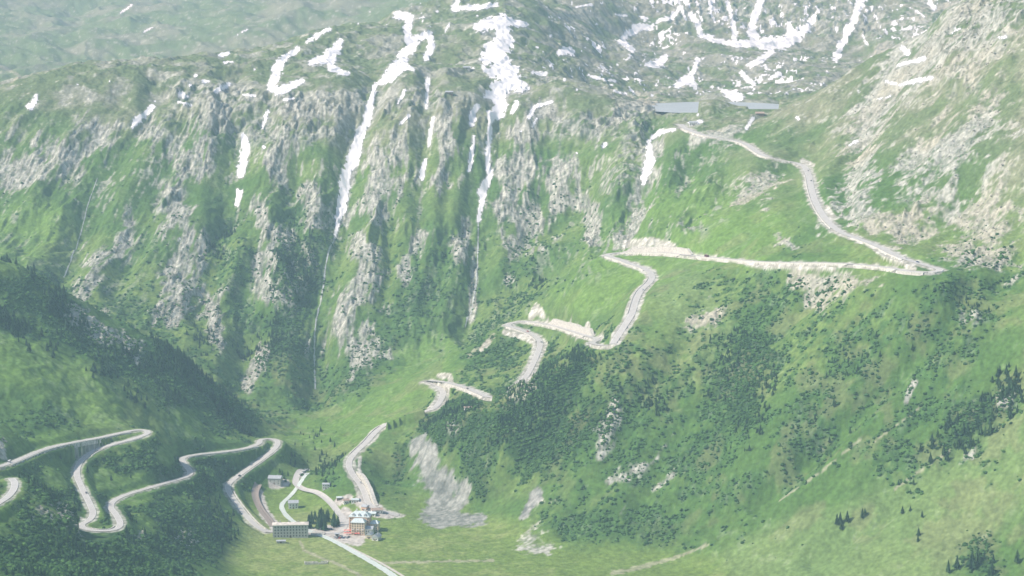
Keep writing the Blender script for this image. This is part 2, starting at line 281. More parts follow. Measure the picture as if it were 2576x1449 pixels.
sn('small snow strip at the top of the ravine beside the pass summit',[(1697,326,4),(1662,332,7),(1640,347,6)])
sn('wide snow apron with fingers in the cirque behind the lake',[(1915,0,8),(1900,40,11),(1890,80,11),(1905,108,14),(1975,105,18),(2030,72,12),(2050,40,6)],[(1830,5,6),(1843,50,6),(1850,100,8)],[(1735,35,9),(1752,60,9),(1765,88,9),(1810,104,7),(1850,110,9),(1905,108,10)],[(1985,60,9),(1990,100,12)],[(1940,130,10),(1915,150,8),(1880,165,5)],[(1930,110,12),(1940,130,8)])
sn('tall narrow snow couloir right of the cirque',[(2168,0,12),(2148,50,9),(2125,90,10),(2102,148,9)])
sn('roundish snow patch on the bank just beyond the lake',[(1822,230,9),(1845,242,15),(1865,245,9)])
sn('diamond-shaped snow patch on the bare plateau',[(1408,132,8),(1425,128,12),(1440,135,8)])
sn('curved snow patch on the plateau left of the cirque',[(1630,162,8),(1655,160,14),(1675,142,7)])
sn('chunky snow patches stacked on the stony rise',[(1640,68,7),(1605,72,12),(1575,85,9),(1565,103,9),(1590,125,8)])
sn('branching snow patch on the slope above the far lake shore',[(1702,212,9),(1735,200,14),(1748,220,7)],[(1755,148,6),(1748,175,7),(1735,200,10)])
sn('long snow bank on the scree of the right mountain',[(2345,196,6),(2290,206,7),(2265,215,5),(2228,205,4)])
sn('pair of snow pads below the right-hand ridge',[(2325,148,7),(2290,156,6),(2258,165,5)])
sn('snow band along the top edge, uphill of the largest field',[(1150,5,8),(1140,22,9),(1185,20,9),(1250,12,6)])
sn('rib of snow on the cliff edge right of the largest field',[(1390,256,5),(1345,268,7),(1330,297,5)])
REM=[[(830,72,5),(790,95,7),(770,108,4)],[(575,132,5),(555,140,6)],[(575,212,7),(545,230,7)],[(455,238,9),(470,245,6)],[(450,258,4),(480,264,5)],[(510,206,5),(528,204,3)],[(492,190,5)],[(478,214,5)],[(565,158,4),(590,155,3)],[(640,240,5),(610,238,3)],[(672,284,8),(660,318,6)],[(663,370,5)],[(1077,200,7),(1074,235,5),(1072,272,5)],[(1090,296,6),(1084,330,6),(1078,368,4)],[(1069,405,6),(1063,430,8),(1063,450,6)],[(1018,228,6),(1000,262,4)],[(1028,290,5),(1008,312,5)],[(1370,187,7),(1340,182,5)],[(1480,188,4),(1510,200,5),(1550,205,5)],[(1540,190,4)],[(1520,365,7)],[(1712,15,5),(1690,45,6),(1660,50,5),(1640,65,3)],[(1715,20,5),(1725,50,4)],[(1680,90,5),(1700,100,5)],[(1960,185,7),(1935,200,5)],[(1865,182,6),(1880,200,8),(1900,212,4)],[(1845,210,4)],[(1893,298,6),(1878,324,5)],[(2240,243,4),(2210,250,3)],[(2155,355,5),(2138,364,4)],[(2340,5,8),(2350,22,6)],[(2305,28,4),(2325,42,3)],[(2530,92,5),(2505,98,3)],[(2170,88,4),(2180,112,5)],[(2415,72,3),(2395,84,3)],[(1575,236,4),(1545,228,4)],[(1640,240,4)],[(1600,185,4)],[(1555,105,4),(1575,118,4)],[(332,12,3),(300,35,3)],[(383,70,3),(362,80,3)],[(622,74,3),(590,92,3)],[(2006,298,5)],[(1490,12,4),(1450,18,3)],[(450,602,4)],[(1755,290,4)],[(2160,230,4)],[(1765,305,5),(1730,315,5)],[(1430,155,3)],[(2270,122,8),(2285,135,7)],[(740,128,6),(750,118,3)],[(1200,40,3)],[(2290,70,6),(2270,75,3)],[(1350,300,5),(1340,318,3)],[(1265,290,7),(1240,292,6)],[(1300,258,7),(1288,285,5)],[(2400,70,4)],[(1575,40,5),(1545,35,3)],[(390,255,3)],[(1310,330,3)],[(1450,385,3)],[(1790,220,4)],[(1815,60,4)],[(1755,30,5)],[(2000,10,4)],[(1790,35,4),(1800,60,4)],[(2180,25,5)],[(715,252,4),(740,248,3)],[(195,212,3)],[(275,205,3)],[(900,60,3)],[(930,30,3)],[(640,175,3)],[(1130,60,4),(1120,80,3)],[(1100,30,4)],[(1350,120,4)],[(1385,90,4)],[(1470,120,3)],[(1500,60,4)],[(1420,200,4)],[(1450,225,3)],[(2080,180,4)],[(2040,210,4)],[(2000,150,5)]]
for s in REM: snow.st(s,0)
u,v=proj(XX,YY,Z)
S0=snow(u,v); sid=snow.ids(u,v)
snz=fbm(XX,YY*.7,12,5,6,.78)
sm=S0+.72*snz+.1
pl=(YY>4050)&(YY<5700)&(v<240)&(le>1.4)
xt=ss(.18,.5,fbm(XX,YY*.4,15,4,0,.78)+.45*fbm(XX,YY,190,2,3)-.15-.3*ss(1450,1200,u)-.5*ss(900,500,u)-.2*ss(1500,1400,u)*ss(1300,1400,u))
sm2=np.where(pl&(S0<-.5),xt-.5,-1)
SNM=np.maximum(np.where(S0>-.95,sm,-1),sm2); SNM=np.where((YY<2950)|(le<1.15)|(DV<12),-1,SNM)
sid=np.where(S0>-.6,sid,0)
# ------------------------------------------------------------ ground colour
def mix(c1,c2,t): t=t[...,None]; return c1*(1-t)+c2*t
def K(*c): return np.array(c,f32)
O3=np.zeros(XX.shape+(3,),f32)
col=mix(K(.088,.175,.040)+O3,K(.165,.25,.068),ss(-.6,.7,nC+.5*nE))
col=mix(col,mix(K(.175,.265,.06)+O3,K(.26,.32,.11),ss(-.4,.7,nC+nB*.6)),flo*.9)
pale=FS([[(2576,1150,150),(2200,1350,160),(1900,1440,90)],[(1700,700,80),(1800,860,80)],[(2300,1420,150)]])
col=mix(col,K(.19,.28,.10)+O3,ss(-.3,.5,pale(u,v)+nE*.4)*.6*(YY<2950))
brg=FS([[(20,900,80),(140,950,75),(260,1020,50)],[(1450,740,60),(1700,560,110),(1900,600,80)],[(1100,900,70),(950,1040,60),(780,1100,60)],[(640,740,30)],[(350,1230,40),(230,1200,30),(140,1190,34)],[(40,600,90),(120,560,60)],[(560,1250,18),(600,1300,14)],[(470,1060,36)],[(60,1130,30),(150,1100,24)],[(250,1280,18)],[(360,1320,24)],[(0,1300,30)],[(420,1140,26)]])
bgm=ss(-.3,.4,brg(u,v)+nE*.5)
col=mix(col,K(.155,.275,.055)+O3,bgm*.75)
alp=ss(330,440,Z+nC*40)
col=mix(col,mix(K(.155,.20,.10)+O3,K(.26,.265,.185),ss(-.5,.6,nE+nC*.5+nB*.3)),alp*.8)
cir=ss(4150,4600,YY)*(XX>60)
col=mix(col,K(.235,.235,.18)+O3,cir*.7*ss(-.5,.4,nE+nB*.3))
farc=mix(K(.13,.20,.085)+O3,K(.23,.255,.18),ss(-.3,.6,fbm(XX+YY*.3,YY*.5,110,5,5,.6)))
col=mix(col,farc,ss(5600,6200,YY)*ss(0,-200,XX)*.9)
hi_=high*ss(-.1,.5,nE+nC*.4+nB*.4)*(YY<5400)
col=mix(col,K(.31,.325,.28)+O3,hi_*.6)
shr=FS([[(1050,720,110),(1000,860,90),(880,960,70),(760,1020,60)],[(740,620,80),(740,780,60),(700,900,70)],[(1120,1090,70),(1280,1060,80),(1420,980,85),(1480,930,50)],[(1350,1130,100),(1500,1060,80)],[(1900,760,110),(1850,950,120),(1750,1150,120)],[(2130,900,130),(2050,1100,100)],[(2350,820,100),(2450,700,80)],[(560,1000,80),(420,930,90),(250,850,80),(80,780,110)],[(120,1230,90),(350,1180,70),(560,1190,80),(400,1300,110),(250,1400,140),(60,1380,120),(520,1320,90)],[(850,1100,70),(800,1180,50)],[(1260,860,70),(1130,950,70)],[(560,620,60),(600,760,70)],[(1300,680,70)],[(1450,1300,90),(1700,1330,60)],[(300,780,60),(420,850,70)],[(2420,1080,80)],[(1000,1240,40)],[(100,1040,60)],[(1600,950,90),(1600,1150,90)],[(2250,1150,60),(2350,1000,70)]])
SH=shr(u,v)
fine=fbm(XX,YY,9,3,3,.7)
shm=ss(-.15,.3,SH*.45+nB*.5+nE*.35+fine*.55-.03)*(1-alp)*(SH>-.98)*(1-bgm*.75)
wsh=ss(-.1,.4,nE*.4+nS*.3+fine*.5)*wall*(1-ss(250,380,Z))*.65
shm=np.maximum(shm,wsh)*(1-flo*.8)
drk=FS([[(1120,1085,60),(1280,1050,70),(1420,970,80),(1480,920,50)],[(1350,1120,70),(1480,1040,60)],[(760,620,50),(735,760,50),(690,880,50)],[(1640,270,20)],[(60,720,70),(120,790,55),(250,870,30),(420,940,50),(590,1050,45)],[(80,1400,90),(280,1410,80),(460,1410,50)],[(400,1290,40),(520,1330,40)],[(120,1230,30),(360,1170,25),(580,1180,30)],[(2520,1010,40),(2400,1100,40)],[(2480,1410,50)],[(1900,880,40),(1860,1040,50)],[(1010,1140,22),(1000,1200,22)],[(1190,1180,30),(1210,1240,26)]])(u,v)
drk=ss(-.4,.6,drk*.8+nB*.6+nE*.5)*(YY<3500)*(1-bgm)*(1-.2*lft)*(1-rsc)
col=mix(col,mix(K(.034,.092,.027)+O3,K(.072,.16,.042),ss(-.5,.6,fine)),shm*.84)
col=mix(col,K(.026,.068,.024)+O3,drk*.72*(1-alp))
sp_=np.maximum(ss(.22,.55,nS*.6+nT*.35+nD*.25+nE*.3)*wall*(.25+.5*ss(180,320,B)),ss(.38,.6,nB*.7+nE*.3+nD*.3)*(alp*.6+.12))*(1-flo)
rk=np.maximum(np.maximum(rks,rkr),sp_)
rk=np.maximum(rk,cg*ss(-.3,.2,nB)*.9)
warm=ss(-.3,.5,nC)*rkr
rc=mix(mix(K(.29,.305,.275)+O3,K(.44,.45,.39),ss(-.6,.6,nD*.5+np.where(wall>.5,nS*.4+nT*.5,nB*.6)+nE*.3)),K(.42,.395,.295)+O3,warm*.65)
rc=rc*(1-.4*(cg*ss(.2,-.4,nD+nB))[...,None])
col=mix(col,rc,rk*(.62+.34*ss(-.6,.1,nD)))
soil=ss(.15,.5,fbm(XX,YY,38,4,6,.6))*rgt*(1-upr)*(1-rk)
col=mix(col,K(.27,.26,.14)+O3,soil*.3)
col=mix(col,mix(K(.21,.225,.215)+O3,K(.35,.36,.335),ss(-.6,.6,nB*.7+nD*.5)),rsc*.92)
isl=ss(-150,-230,XX)*(YY<2950)
verge=(1-ss(7.6-1.6*isl,12.-4*isl,DV+fbm(XX,YY,10,2,4)*(2.6-1.0*isl)))*(zr>0)
col=mix(col,mix(K(.42,.41,.36)+O3,K(.60,.59,.54),ss(-.5,.5,nD+fine)),verge*(.88-.2*isl))
rb=ss(-.4,.2,rub(u,v)+nB*.35+nD*.2)*(YY>2400)
col=mix(col,mix(K(.42,.41,.35)+O3,K(.62,.61,.55),ss(-.5,.5,nD+fine)),rb*.9)
col=mix(col,K(.33,.32,.27)+O3,ss(1.4,1.1,le)*.8)
col=mix(col,K(.45,.47,.47)+O3,ss(-.25,0,SNM)*.35)
hs=FS([[(690,1325,12),(790,1338,10),(860,1335,24),(900,1350,22)],[(650,1240,12),(665,1290,14),(690,1320,12)],[(870,1290,16),(865,1340,20)],[(690,1215,16),(720,1215,10)],[(905,1260,16),(945,1290,12),(985,1298,8)],[(760,1195,9)],[(830,1345,14),(900,1360,14)],[(880,1250,8),(850,1262,10)]])
col=mix(col,K(.52,.50,.45)+O3,ss(-.1,.2,hs(u,v)+nD*.2)*(YY<2900))
tr=FS([[(755,1362,3),(765,1385,3),(800,1400,3),(850,1418,3),(910,1449,3)],[(960,1416,3),(1100,1412,3),(1240,1410,3)],[(1540,1442,5),(1620,1425,5),(1700,1402,4),(1780,1370,3)],[(2170,1100,2.5),(2060,1190,2),(1960,1260,1.5)],[(2320,1020,2),(2200,1110,2)],[(1290,190,2),(1340,175,2),(1420,100,2)],[(0,165,3),(50,190,3),(30,205,3)],[(2390,1130,2),(2250,1230,2)],[(1240,845,6),(1215,870,6),(1180,895,5)]])
col=mix(col,K(.42,.40,.30)+O3,ss(-.3,.3,tr(u,v)+nD*.7)*.6)
far_=1-ss(4600,6000,YY)*.8
col=np.clip(col*(1+((.17*nD+.1*nB)*far_)[...,None]),.01,.9)
rockA=np.clip(np.maximum(rks,sp_)*wall,0,1)
print('colour',time.time()-T0)
# ------------------------------------------------------------ materials
def mat(name,c,rough=.85,noise=.0,nscale=1.,attr=None,metal=0,spec=.3):
    m=bpy.data.materials.new(name); m.use_nodes=True; nt=m.node_tree; b=nt.nodes['Principled BSDF']
    b.inputs['Roughness'].default_value=rough; b.inputs['Metallic'].default_value=metal; b.inputs['Specular IOR Level'].default_value=spec
    tc=nt.nodes.new('ShaderNodeTexCoord'); nz=nt.nodes.new('ShaderNodeTexNoise'); nz.inputs['Scale'].default_value=nscale; nz.inputs['Detail'].default_value=3
    nt.links.new(tc.outputs['Object'],nz.inputs['Vector'])
    mr=nt.nodes.new('ShaderNodeMapRange'); mr.inputs['From Min'].default_value=.3; mr.inputs['From Max'].default_value=.7; mr.inputs['To Min'].default_value=1-noise; mr.inputs['To Max'].default_value=1+noise
    nt.links.new(nz.outputs['Fac'],mr.inputs['Value'])
    mx=nt.nodes.new('ShaderNodeVectorMath'); mx.operation='SCALE'
    nt.links.new(mr.outputs['Result'],mx.inputs['Scale'])
    if attr:
        at=nt.nodes.new('ShaderNodeAttribute'); at.attribute_name=attr; nt.links.new(at.outputs['Color'],mx.inputs[0])
    else: mx.inputs[0].default_value=c[:3]
    nt.links.new(mx.outputs['Vector'],b.inputs['Base Color'])
    return m
def ground_mat():
    m=mat('alpine_ground',None,.95,.24,.20,'Col',spec=.1); nt=m.node_tree; b=nt.nodes['Principled BSDF']
    mx=[x for x in nt.nodes if x.type=='VECT_MATH'][0]; at=[x for x in nt.nodes if x.type=='ATTRIBUTE'][0]; tc=[x for x in nt.nodes if x.type=='TEX_COORD'][0]
    mp=nt.nodes.new('ShaderNodeMapping'); mp.inputs['Scale'].default_value=(.16,.022,.03); mp.inputs['Rotation'].default_value=(0,0,.12); nt.links.new(tc.outputs['Object'],mp.inputs['Vector'])
    n2=nt.nodes.new('ShaderNodeTexNoise'); n2.inputs['Scale'].default_value=1.6; n2.inputs['Detail'].default_value=4; n2.inputs['Roughness'].default_value=.7; nt.links.new(mp.outputs['Vector'],n2.inputs['Vector'])
    mr=nt.nodes.new('ShaderNodeMapRange'); mr.inputs['From Min'].default_value=.38; mr.inputs['From Max'].default_value=.56; mr.inputs['To Min'].default_value=.55; mr.inputs['To Max'].default_value=1.14; nt.links.new(n2.outputs['Fac'],mr.inputs['Value'])
    mf=nt.nodes.new('ShaderNodeMix'); mf.data_type='FLOAT'; nt.links.new(at.outputs['Alpha'],mf.inputs['Factor']); mf.inputs[2].default_value=1.0; nt.links.new(mr.outputs['Result'],mf.inputs[3])
    s2=nt.nodes.new('ShaderNodeVectorMath'); s2.operation='SCALE'; nt.links.new(mx.outputs['Vector'],s2.inputs[0]); nt.links.new(mf.outputs[0],s2.inputs['Scale']); nt.links.new(s2.outputs['Vector'],b.inputs['Base Color'])
    n3=nt.nodes.new('ShaderNodeTexNoise'); n3.inputs['Scale'].default_value=.22; n3.inputs['Detail'].default_value=4; n3.inputs['Roughness'].default_value=.6; nt.links.new(tc.outputs['Object'],n3.inputs['Vector'])
    bp=nt.nodes.new('ShaderNodeBump'); bp.inputs['Strength'].default_value=.6; bp.inputs['Distance'].default_value=2.0; nt.links.new(n3.outputs['Fac'],bp.inputs['Height']); nt.links.new(bp.outputs['Normal'],b.inputs['Normal'])
    return m
M=dict(ground=ground_mat(),snow=mat('old_snow',(.90,.91,.92),.7,.06,.05),asphalt=mat('pale_asphalt',(.54,.535,.50),.9,.08,.15),
 stone=mat('wall_stone',(.60,.59,.53),.9,.3,.6),lake=mat('lake_water',(.42,.47,.48),.6,.08,.02,spec=.2),river=mat('milky_water',(.66,.74,.68),.35,.1,.3),
 fall=mat('stream_foam',(.42,.47,.45),.6,.3,.2),gravel=mat('gravel',(.58,.56,.49),.95,.2,.4),line=mat('road_paint',(.8,.8,.78),.7,.05,1),
 trunk=mat('bark',(.10,.075,.055),.9,.2,3),crown=mat('conifer_needles',(.028,.066,.028),.9,.45,.5,spec=.1),crown2=mat('larch_needles',(.05,.105,.038),.9,.4,.5,spec=.1),shrub=mat('shrub_leaves',None,.9,.3,.3,'Col',spec=.1),
 boulder=mat('boulder_stone',None,.9,.2,.4,'Col'),glass=mat('window_glass',(.06,.07,.08),.15,.1,1,spec=.6),tyre=mat('tyre',(.03,.03,.03),.9,.1,3),
 frame=mat('white_frame',(.7,.7,.68),.6,.05,2),cream=mat('cream_plaster',(.76,.64,.48),.85,.1,.4),grey=mat('grey_stone_wall',(.50,.51,.49),.9,.12,.5),pink=mat('ochre_plaster',(.74,.50,.36),.85,.1,.4),
 whitewall=mat('white_plaster',(.78,.78,.75),.85,.08,.4),wood=mat('dark_timber',(.17,.12,.08),.85,.2,1),teal=mat('pale_metal_roof',(.64,.74,.74),.5,.12,.5),slate=mat('slate_roof',(.44,.48,.51),.7,.15,.6),
 rust=mat('brown_roof',(.42,.33,.27),.8,.15,.6),tan=mat('boarded_roof',(.68,.64,.57),.8,.2,.25),red=mat('red_cloth',(.74,.16,.15),.7,.08,2),pole=mat('metal_pole',(.45,.45,.45),.4,.05,2,metal=.6),ballast=mat('track_ballast',(.34,.29,.25),.95,.2,.8),rail=mat('rail_steel',(.25,.2,.17),.5,.1,2,metal=.7))
for nm,c in dict(white=(.75,.75,.75),silver=(.5,.52,.54),black=(.03,.03,.035),darkblue=(.03,.07,.2),redcar=(.5,.03,.03),greycar=(.2,.21,.22),darkred=(.22,.03,.04)).items(): M['car_'+nm]=mat('paint_'+nm,c,.3,.03,2,spec=.5)
def mk(name,verts,faces,m,parent=None,smooth=False):
    me=bpy.data.meshes.new(name); me.from_pydata([tuple(map(float,q)) for q in verts],[],[tuple(map(int,q)) for q in faces]); me.materials.append(m)
    if smooth: me.polygons.foreach_set('use_smooth',[True]*len(me.polygons))
    o=bpy.data.objects.new(name,me); C.objects.link(o)
    if parent: o.parent=parent
    return o
def mknp(name,V,Fc,m,col=None,smooth=True):
    k=Fc.shape[1]; me=bpy.data.meshes.new(name); me.vertices.add(len(V)); me.vertices.foreach_set('co',V.astype(f32).ravel())
    me.loops.add(Fc.size); me.loops.foreach_set('vertex_index',Fc.astype(np.int32).ravel()); me.polygons.add(len(Fc))
    me.polygons.foreach_set('loop_start',np.arange(0,Fc.size,k,dtype=np.int32))
    me.polygons.foreach_set('use_smooth',np.full(len(Fc),smooth))
    me.update(calc_edges=True)
    if col is not None:
        if col.shape[1]==3: col=np.concatenate([col,np.ones((len(col),1))],1)
        at=me.attributes.new('Col','FLOAT_COLOR','POINT'); at.data.foreach_set('color',col.astype(f32).ravel())
    me.materials.append(m); o=bpy.data.objects.new(name,me); C.objects.link(o); return o
def struct(o,kind='structure',label=None,cat=None):
    o['kind']=kind
    if label: o['label']=label
    if cat: o['category']=cat
    return o
def tag(o,label,cat,group=None):
    o['label']=label; o['category']=cat
    if group: o['group']=group
    return o
# ------------------------------------------------------------ terrain and snow meshes
V=np.stack([XX,YY,Z],-1).reshape(-1,3)
idx=np.arange(NR*NC).reshape(NR,NC)
Q=np.stack([idx[:-1,:-1],idx[:-1,1:],idx[1:,1:],idx[1:,:-1]],-1)
struct(mknp('terrain',V,Q.reshape(-1,4),M['ground'],np.concatenate([col.reshape(-1,3),rockA.reshape(-1,1)],1)),label='green and rocky alpine mountainsides around a flat valley floor',cat='terrain')
fs=(SNM[:-1,:-1]>0)&(SNM[1:,1:]>0)&(SNM[:-1,1:]>0)&(SNM[1:,:-1]>0)
fid=np.where(fs,sid[:-1,:-1],0).astype(int)
for i in range(1,len(SN)+1):
    cells=set(map(tuple,np.argwhere(fid==i))); best=[]; allc=list(cells)
    while cells:
        s=cells.pop(); comp=[s]; dq=[s]
        while dq:
            r_,c_=dq.pop()
            for nb in ((r_+1,c_),(r_-1,c_),(r_,c_+1),(r_,c_-1),(r_+1,c_+1),(r_-1,c_-1),(r_+1,c_-1),(r_-1,c_+1)):
                if nb in cells: cells.remove(nb); comp.append(nb); dq.append(nb)
        if len(comp)>len(best): best=comp
    if allc:
        aa=np.array(allc); fid[aa[:,0],aa[:,1]]=0
        bb=np.array(best); fid[bb[:,0],bb[:,1]]=i
def sub(mask,name,m,lift):
    q=Q[mask]
    if len(q)<3: return None
    un,inv=np.unique(q.ravel(),return_inverse=True)
    vv=V[un].copy(); vv[:,2]+=lift
    return mknp(name,vv,inv.reshape(-1,4),m)
for i,l in enumerate(SN):
    o=sub(fs&(fid==i+1),'snow_patch',M['snow'],.6)
    if o: tag(o,l,'snow patch')
o=sub(fs&(fid==0),'snow_remnants',M['snow'],.6); struct(o,'stuff','small scattered remnants of old snow across the high plateau','snow')
print('terrain',time.time()-T0)
# ------------------------------------------------------------ water
t=np.linspace(0,2*math.pi,64,endpoint=False)
lk=[(382+155*math.cos(a),4015+185*math.sin(a),408) for a in t]+[(382,4015,408)]
struct(mk('lake',lk,[(i,(i+1)%64,64) for i in range(64)],M['lake']),label='small grey blue mountain lake on the pass',cat='lake')
def ribbon(name,pix,w,m,lift,step=5,w2=None,rag=0):
    p=np.array([cast(a,b) for a,b in pix]); p=resample(chaikin(p,2),step)
    d=np.gradient(p[:,:2],axis=0); d/=np.linalg.norm(d,axis=1)[:,None]+1e-9; nn=np.stack([-d[:,1],d[:,0]],1)
    ws=np.linspace(w,w2 or w,len(p))[:,None]
    if rag: ws=ws*(1+rng.uniform(-rag,rag,(len(p),1)))
    vs=[]; K_=5
    for j in range(K_):
        s=(j/(K_-1)*2-1)*ws; xy=p[:,:2]+nn*s; z=Zf(xy[:,0],xy[:,1])+lift; vs.append(np.column_stack([xy,z]))
    V_=np.array(vs)
    if lift<.6: V_[:,:,2]=np.maximum(V_[:,:,2],V_[:,:,2].mean(0))
    n_=len(p); Fq=[(j*n_+i,j*n_+i+1,(j+1)*n_+i+1,(j+1)*n_+i) for j in range(K_-1) for i in range(n_-1)]
    return mk(name,V_.reshape(-1,3),Fq,m,smooth=True)
struct(ribbon('river',[(1010,1470),(985,1445),(930,1412),(860,1372),(815,1350),(775,1335),(735,1312),(712,1288),(706,1268),(735,1242),(755,1218),(775,1190)],4.6,M['river'],.45,5,2.6,.12),label='milky glacial river crossing the meadow past the village',cat='river')
struct(ribbon('stream',[(845,590),(820,660),(812,730),(795,800),(790,880),(793,980)],.9,M['fall'],.6,5,1.2,.6),label='thin stream falling down the gully below the long snow tongue',cat='stream')
struct(ribbon('stream',[(1203,560),(1202,640),(1198,720),(1188,780),(1170,825)],.9,M['fall'],.6,5,1.2,.6),label='thin stream falling down the gully in the middle of the rock wall',cat='stream')
struct(ribbon('stream',[(245,450),(215,540),(185,630),(160,700)],.6,M['fall'],.6,5,.8,.6),label='thin stream on the left part of the rock wall',cat='stream')
struct(ribbon('gravel_track',[(808,1345),(850,1362),(905,1390),(960,1418),(1030,1460)],2.0,M['gravel'],.4),label='pale track running along the river bank',cat='track')
struct(ribbon('village_road',[(668,1337),(720,1338),(800,1340),(860,1342),(868,1310),(845,1280),(820,1255),(790,1238),(745,1222),(742,1208),(775,1182)],4.2,M['asphalt'],.35),label='grey village road running between the hotel and the upper valley',cat='road')
struct(ribbon('village_road',[(868,1320),(890,1300),(925,1282),(945,1282),(1002,1297)],3.6,M['asphalt'],.5),label='short road joining the village to the pass road',cat='road')
struct(ribbon('railway_bed',[(650,1222),(640,1240),(645,1262),(662,1290),(688,1325)],4.5,M['ballast'],.4),label='brown railway track bed curving to the long grey building',cat='railway')
for off in (0,8):
    struct(ribbon('rail',[(650+off,1222),(643+off,1240),(648+off,1262),(664+off,1290),(688+off,1322)],.35,M['rail'],.75),label='steel rail on the brown track bed',cat='rail')
# ------------------------------------------------------------ roads, edge lines, retaining walls
def frame_(p):
    d=np.gradient(p[:,:2],axis=0); d/=np.linalg.norm(d,axis=1)[:,None]+1e-9
    return np.stack([-d[:,1],d[:,0]],1)
def strip(p,s0,s1,lift):
    nn=frame_(p); a=np.column_stack([p[:,:2]+nn*s0,p[:,2]+lift]); b=np.column_stack([p[:,:2]+nn*s1,p[:,2]+lift])
    n_=len(p); return np.vstack([a,b]),[(i,i+1,n_+i+1,n_+i) for i in range(n_-1)]
lab=dict(pass_up='upper pass road zigzagging down from the lake across the right slope',pass_mid='lower pass road with tight hairpins descending to the village',left='switchback road winding through the wooded left hillside',left_edge='short bend of road at the far left edge')
for k,p in ROADS.items():
    hw=HW[k]; a,f=strip(p,-hw,hw,0); struct(mk('mountain_road',a,f,M['asphalt'],smooth=True),label=lab[k],cat='road')
    vv=[];ff=[]
    for s in (-hw+.4,hw-.65):
        a,f=strip(p,s,s+.25,.03); o_=len(vv); vv+=list(a); ff+=[tuple(o_+i for i in q_) for q_ in f]
    struct(mk('road_edge_line',vv,ff,M['line']),label='white edge lines along the '+lab[k],cat='road marking')
def rwall(road,uv0,uv1,h,label,up=False,top=.25,off=0):
    p=ROADS[road]; pu,pv=proj(p[:,0],p[:,1],p[:,2])
    i0=int(np.argmin(np.hypot(pu-uv0[0],pv-uv0[1]))); i1=int(np.argmin(np.hypot(pu-uv1[0],pv-uv1[1])))
    if i0>i1: i0,i1=i1,i0
    if i1-i0<3 or i1-i0>120: print('wall skipped',label,i1-i0); return
    s=p[i0:i1+1]; nn=frame_(p)[i0:i1+1]
    g1=base(s[:,0]+nn[:,0]*14,s[:,1]+nn[:,1]*14).mean(); g2=base(s[:,0]-nn[:,0]*14,s[:,1]-nn[:,1]*14).mean()
    sg=1 if g1<g2 else -1
    if up: sg=-sg
    in_=s[:,:2]+nn*sg*5.2; ou=s[:,:2]+nn*sg*(6.4+off); n_=len(s)
    jag=np.interp(np.arange(n_),np.arange(0,n_+3,3),rng.uniform(-.3,.3,len(np.arange(0,n_+3,3))))
    env=np.clip(np.minimum(np.arange(n_),np.arange(n_)[::-1])/4,.15,1)
    if up: zt=s[:,2]+h*env+jag*3; zb=s[:,2]-1; ou=s[:,:2]+nn*sg*9.5
    else: zt=s[:,2]+top+jag*.2; zb=s[:,2]-h*env
    A_=np.column_stack([in_,zt]); B_=np.column_stack([ou,zt]); C_=np.column_stack([ou+nn*sg*(.0 if up else 1.4),zb if not up else zt-1.5]); D_=np.column_stack([in_,zb])
    vs=np.vstack([A_,B_,C_,D_]); fc=[]
    for a0,b0 in ((0,1),(1,2),(2,3),(3,0)):
        fc+=[(a0*n_+i,a0*n_+i+1,b0*n_+i+1,b0*n_+i) for i in range(n_-1)]
    fc+=[(0,n_,2*n_,3*n_),(n_-1,4*n_-1,3*n_-1,2*n_-1)]
    tag(mk('retaining_wall',vs,fc,M['stone']),label,'retaining wall')
rwall('pass_up',(2362,681),(2335,684),9,'stone retaining wall at the tip of the rightmost hairpin of the pass road')
rwall('pass_up',(2328,684),(2272,680),15,'tall rounded stone bastion carrying the lower leg of the rightmost hairpin',off=4)
rwall('pass_up',(2265,679),(2160,664),7,'stone retaining wall on the lower leg left of the bastion')
rwall('pass_up',(2150,597),(2280,650),7,'stone wall under the road just above the rightmost hairpin')
rwall('pass_up',(2140,664),(1760,645),6,'long low stone wall below the nearly level stretch of road')
rwall('pass_up',(1730,641),(1560,634),8,'tall pale cut wall above the road at the upper left hairpin',up=True)
rwall('pass_up',(1720,640),(1560,634),6,'stone wall under the upper leg of the upper left hairpin')
rwall('pass_up',(1530,645),(1630,680),8,'stone wall around the inside of the upper left hairpin')
rwall('pass_up',(1640,700),(1590,790),5,'stone wall beside the curving link between two hairpins')
rwall('pass_up',(1725,324),(1990,407),6,'stone wall below the road leading off the pass summit')
rwall('pass_up',(2035,440),(2100,575),6,'stone wall below the steep bend on the right slope')
rwall('pass_mid',(1480,845),(1370,813),8,'high stone wall above the road into the middle hairpin',up=True)
rwall('pass_mid',(1480,845),(1330,808),7,'stone wall below the road leading into the middle hairpin')
rwall('pass_mid',(1285,822),(1362,858),10,'tall stone wall wrapped round the middle hairpin')
rwall('pass_mid',(1225,998),(1130,962),7,'stone wall below the third hairpin of the pass road')
rwall('pass_mid',(960,1072),(890,1140),3,'stone wall on the descent toward the village')
rwall('pass_mid',(885,1190),(935,1272),6,'rocky cut wall above the last descent to the village',up=True)
rwall('left',(15,1170),(320,1084),5,'dark stone wall below the topmost road on the wooded left hill')
rwall('left',(350,1100),(215,1145),7,'high curved stone wall around the upper left switchback')
rwall('left',(215,1330),(303,1325),9,'stone wall under the lowest loop of the left switchbacks')
rwall('left',(458,1150),(640,1121),4,'stone wall below the road crossing toward the second switchback')
rwall('left',(690,1131),(600,1195),6,'curved stone wall around the switchback above the railway')
rwall('left',(575,1235),(660,1334),4,'stone wall beside the final descent to the long grey building')
print('roads',time.time()-T0)
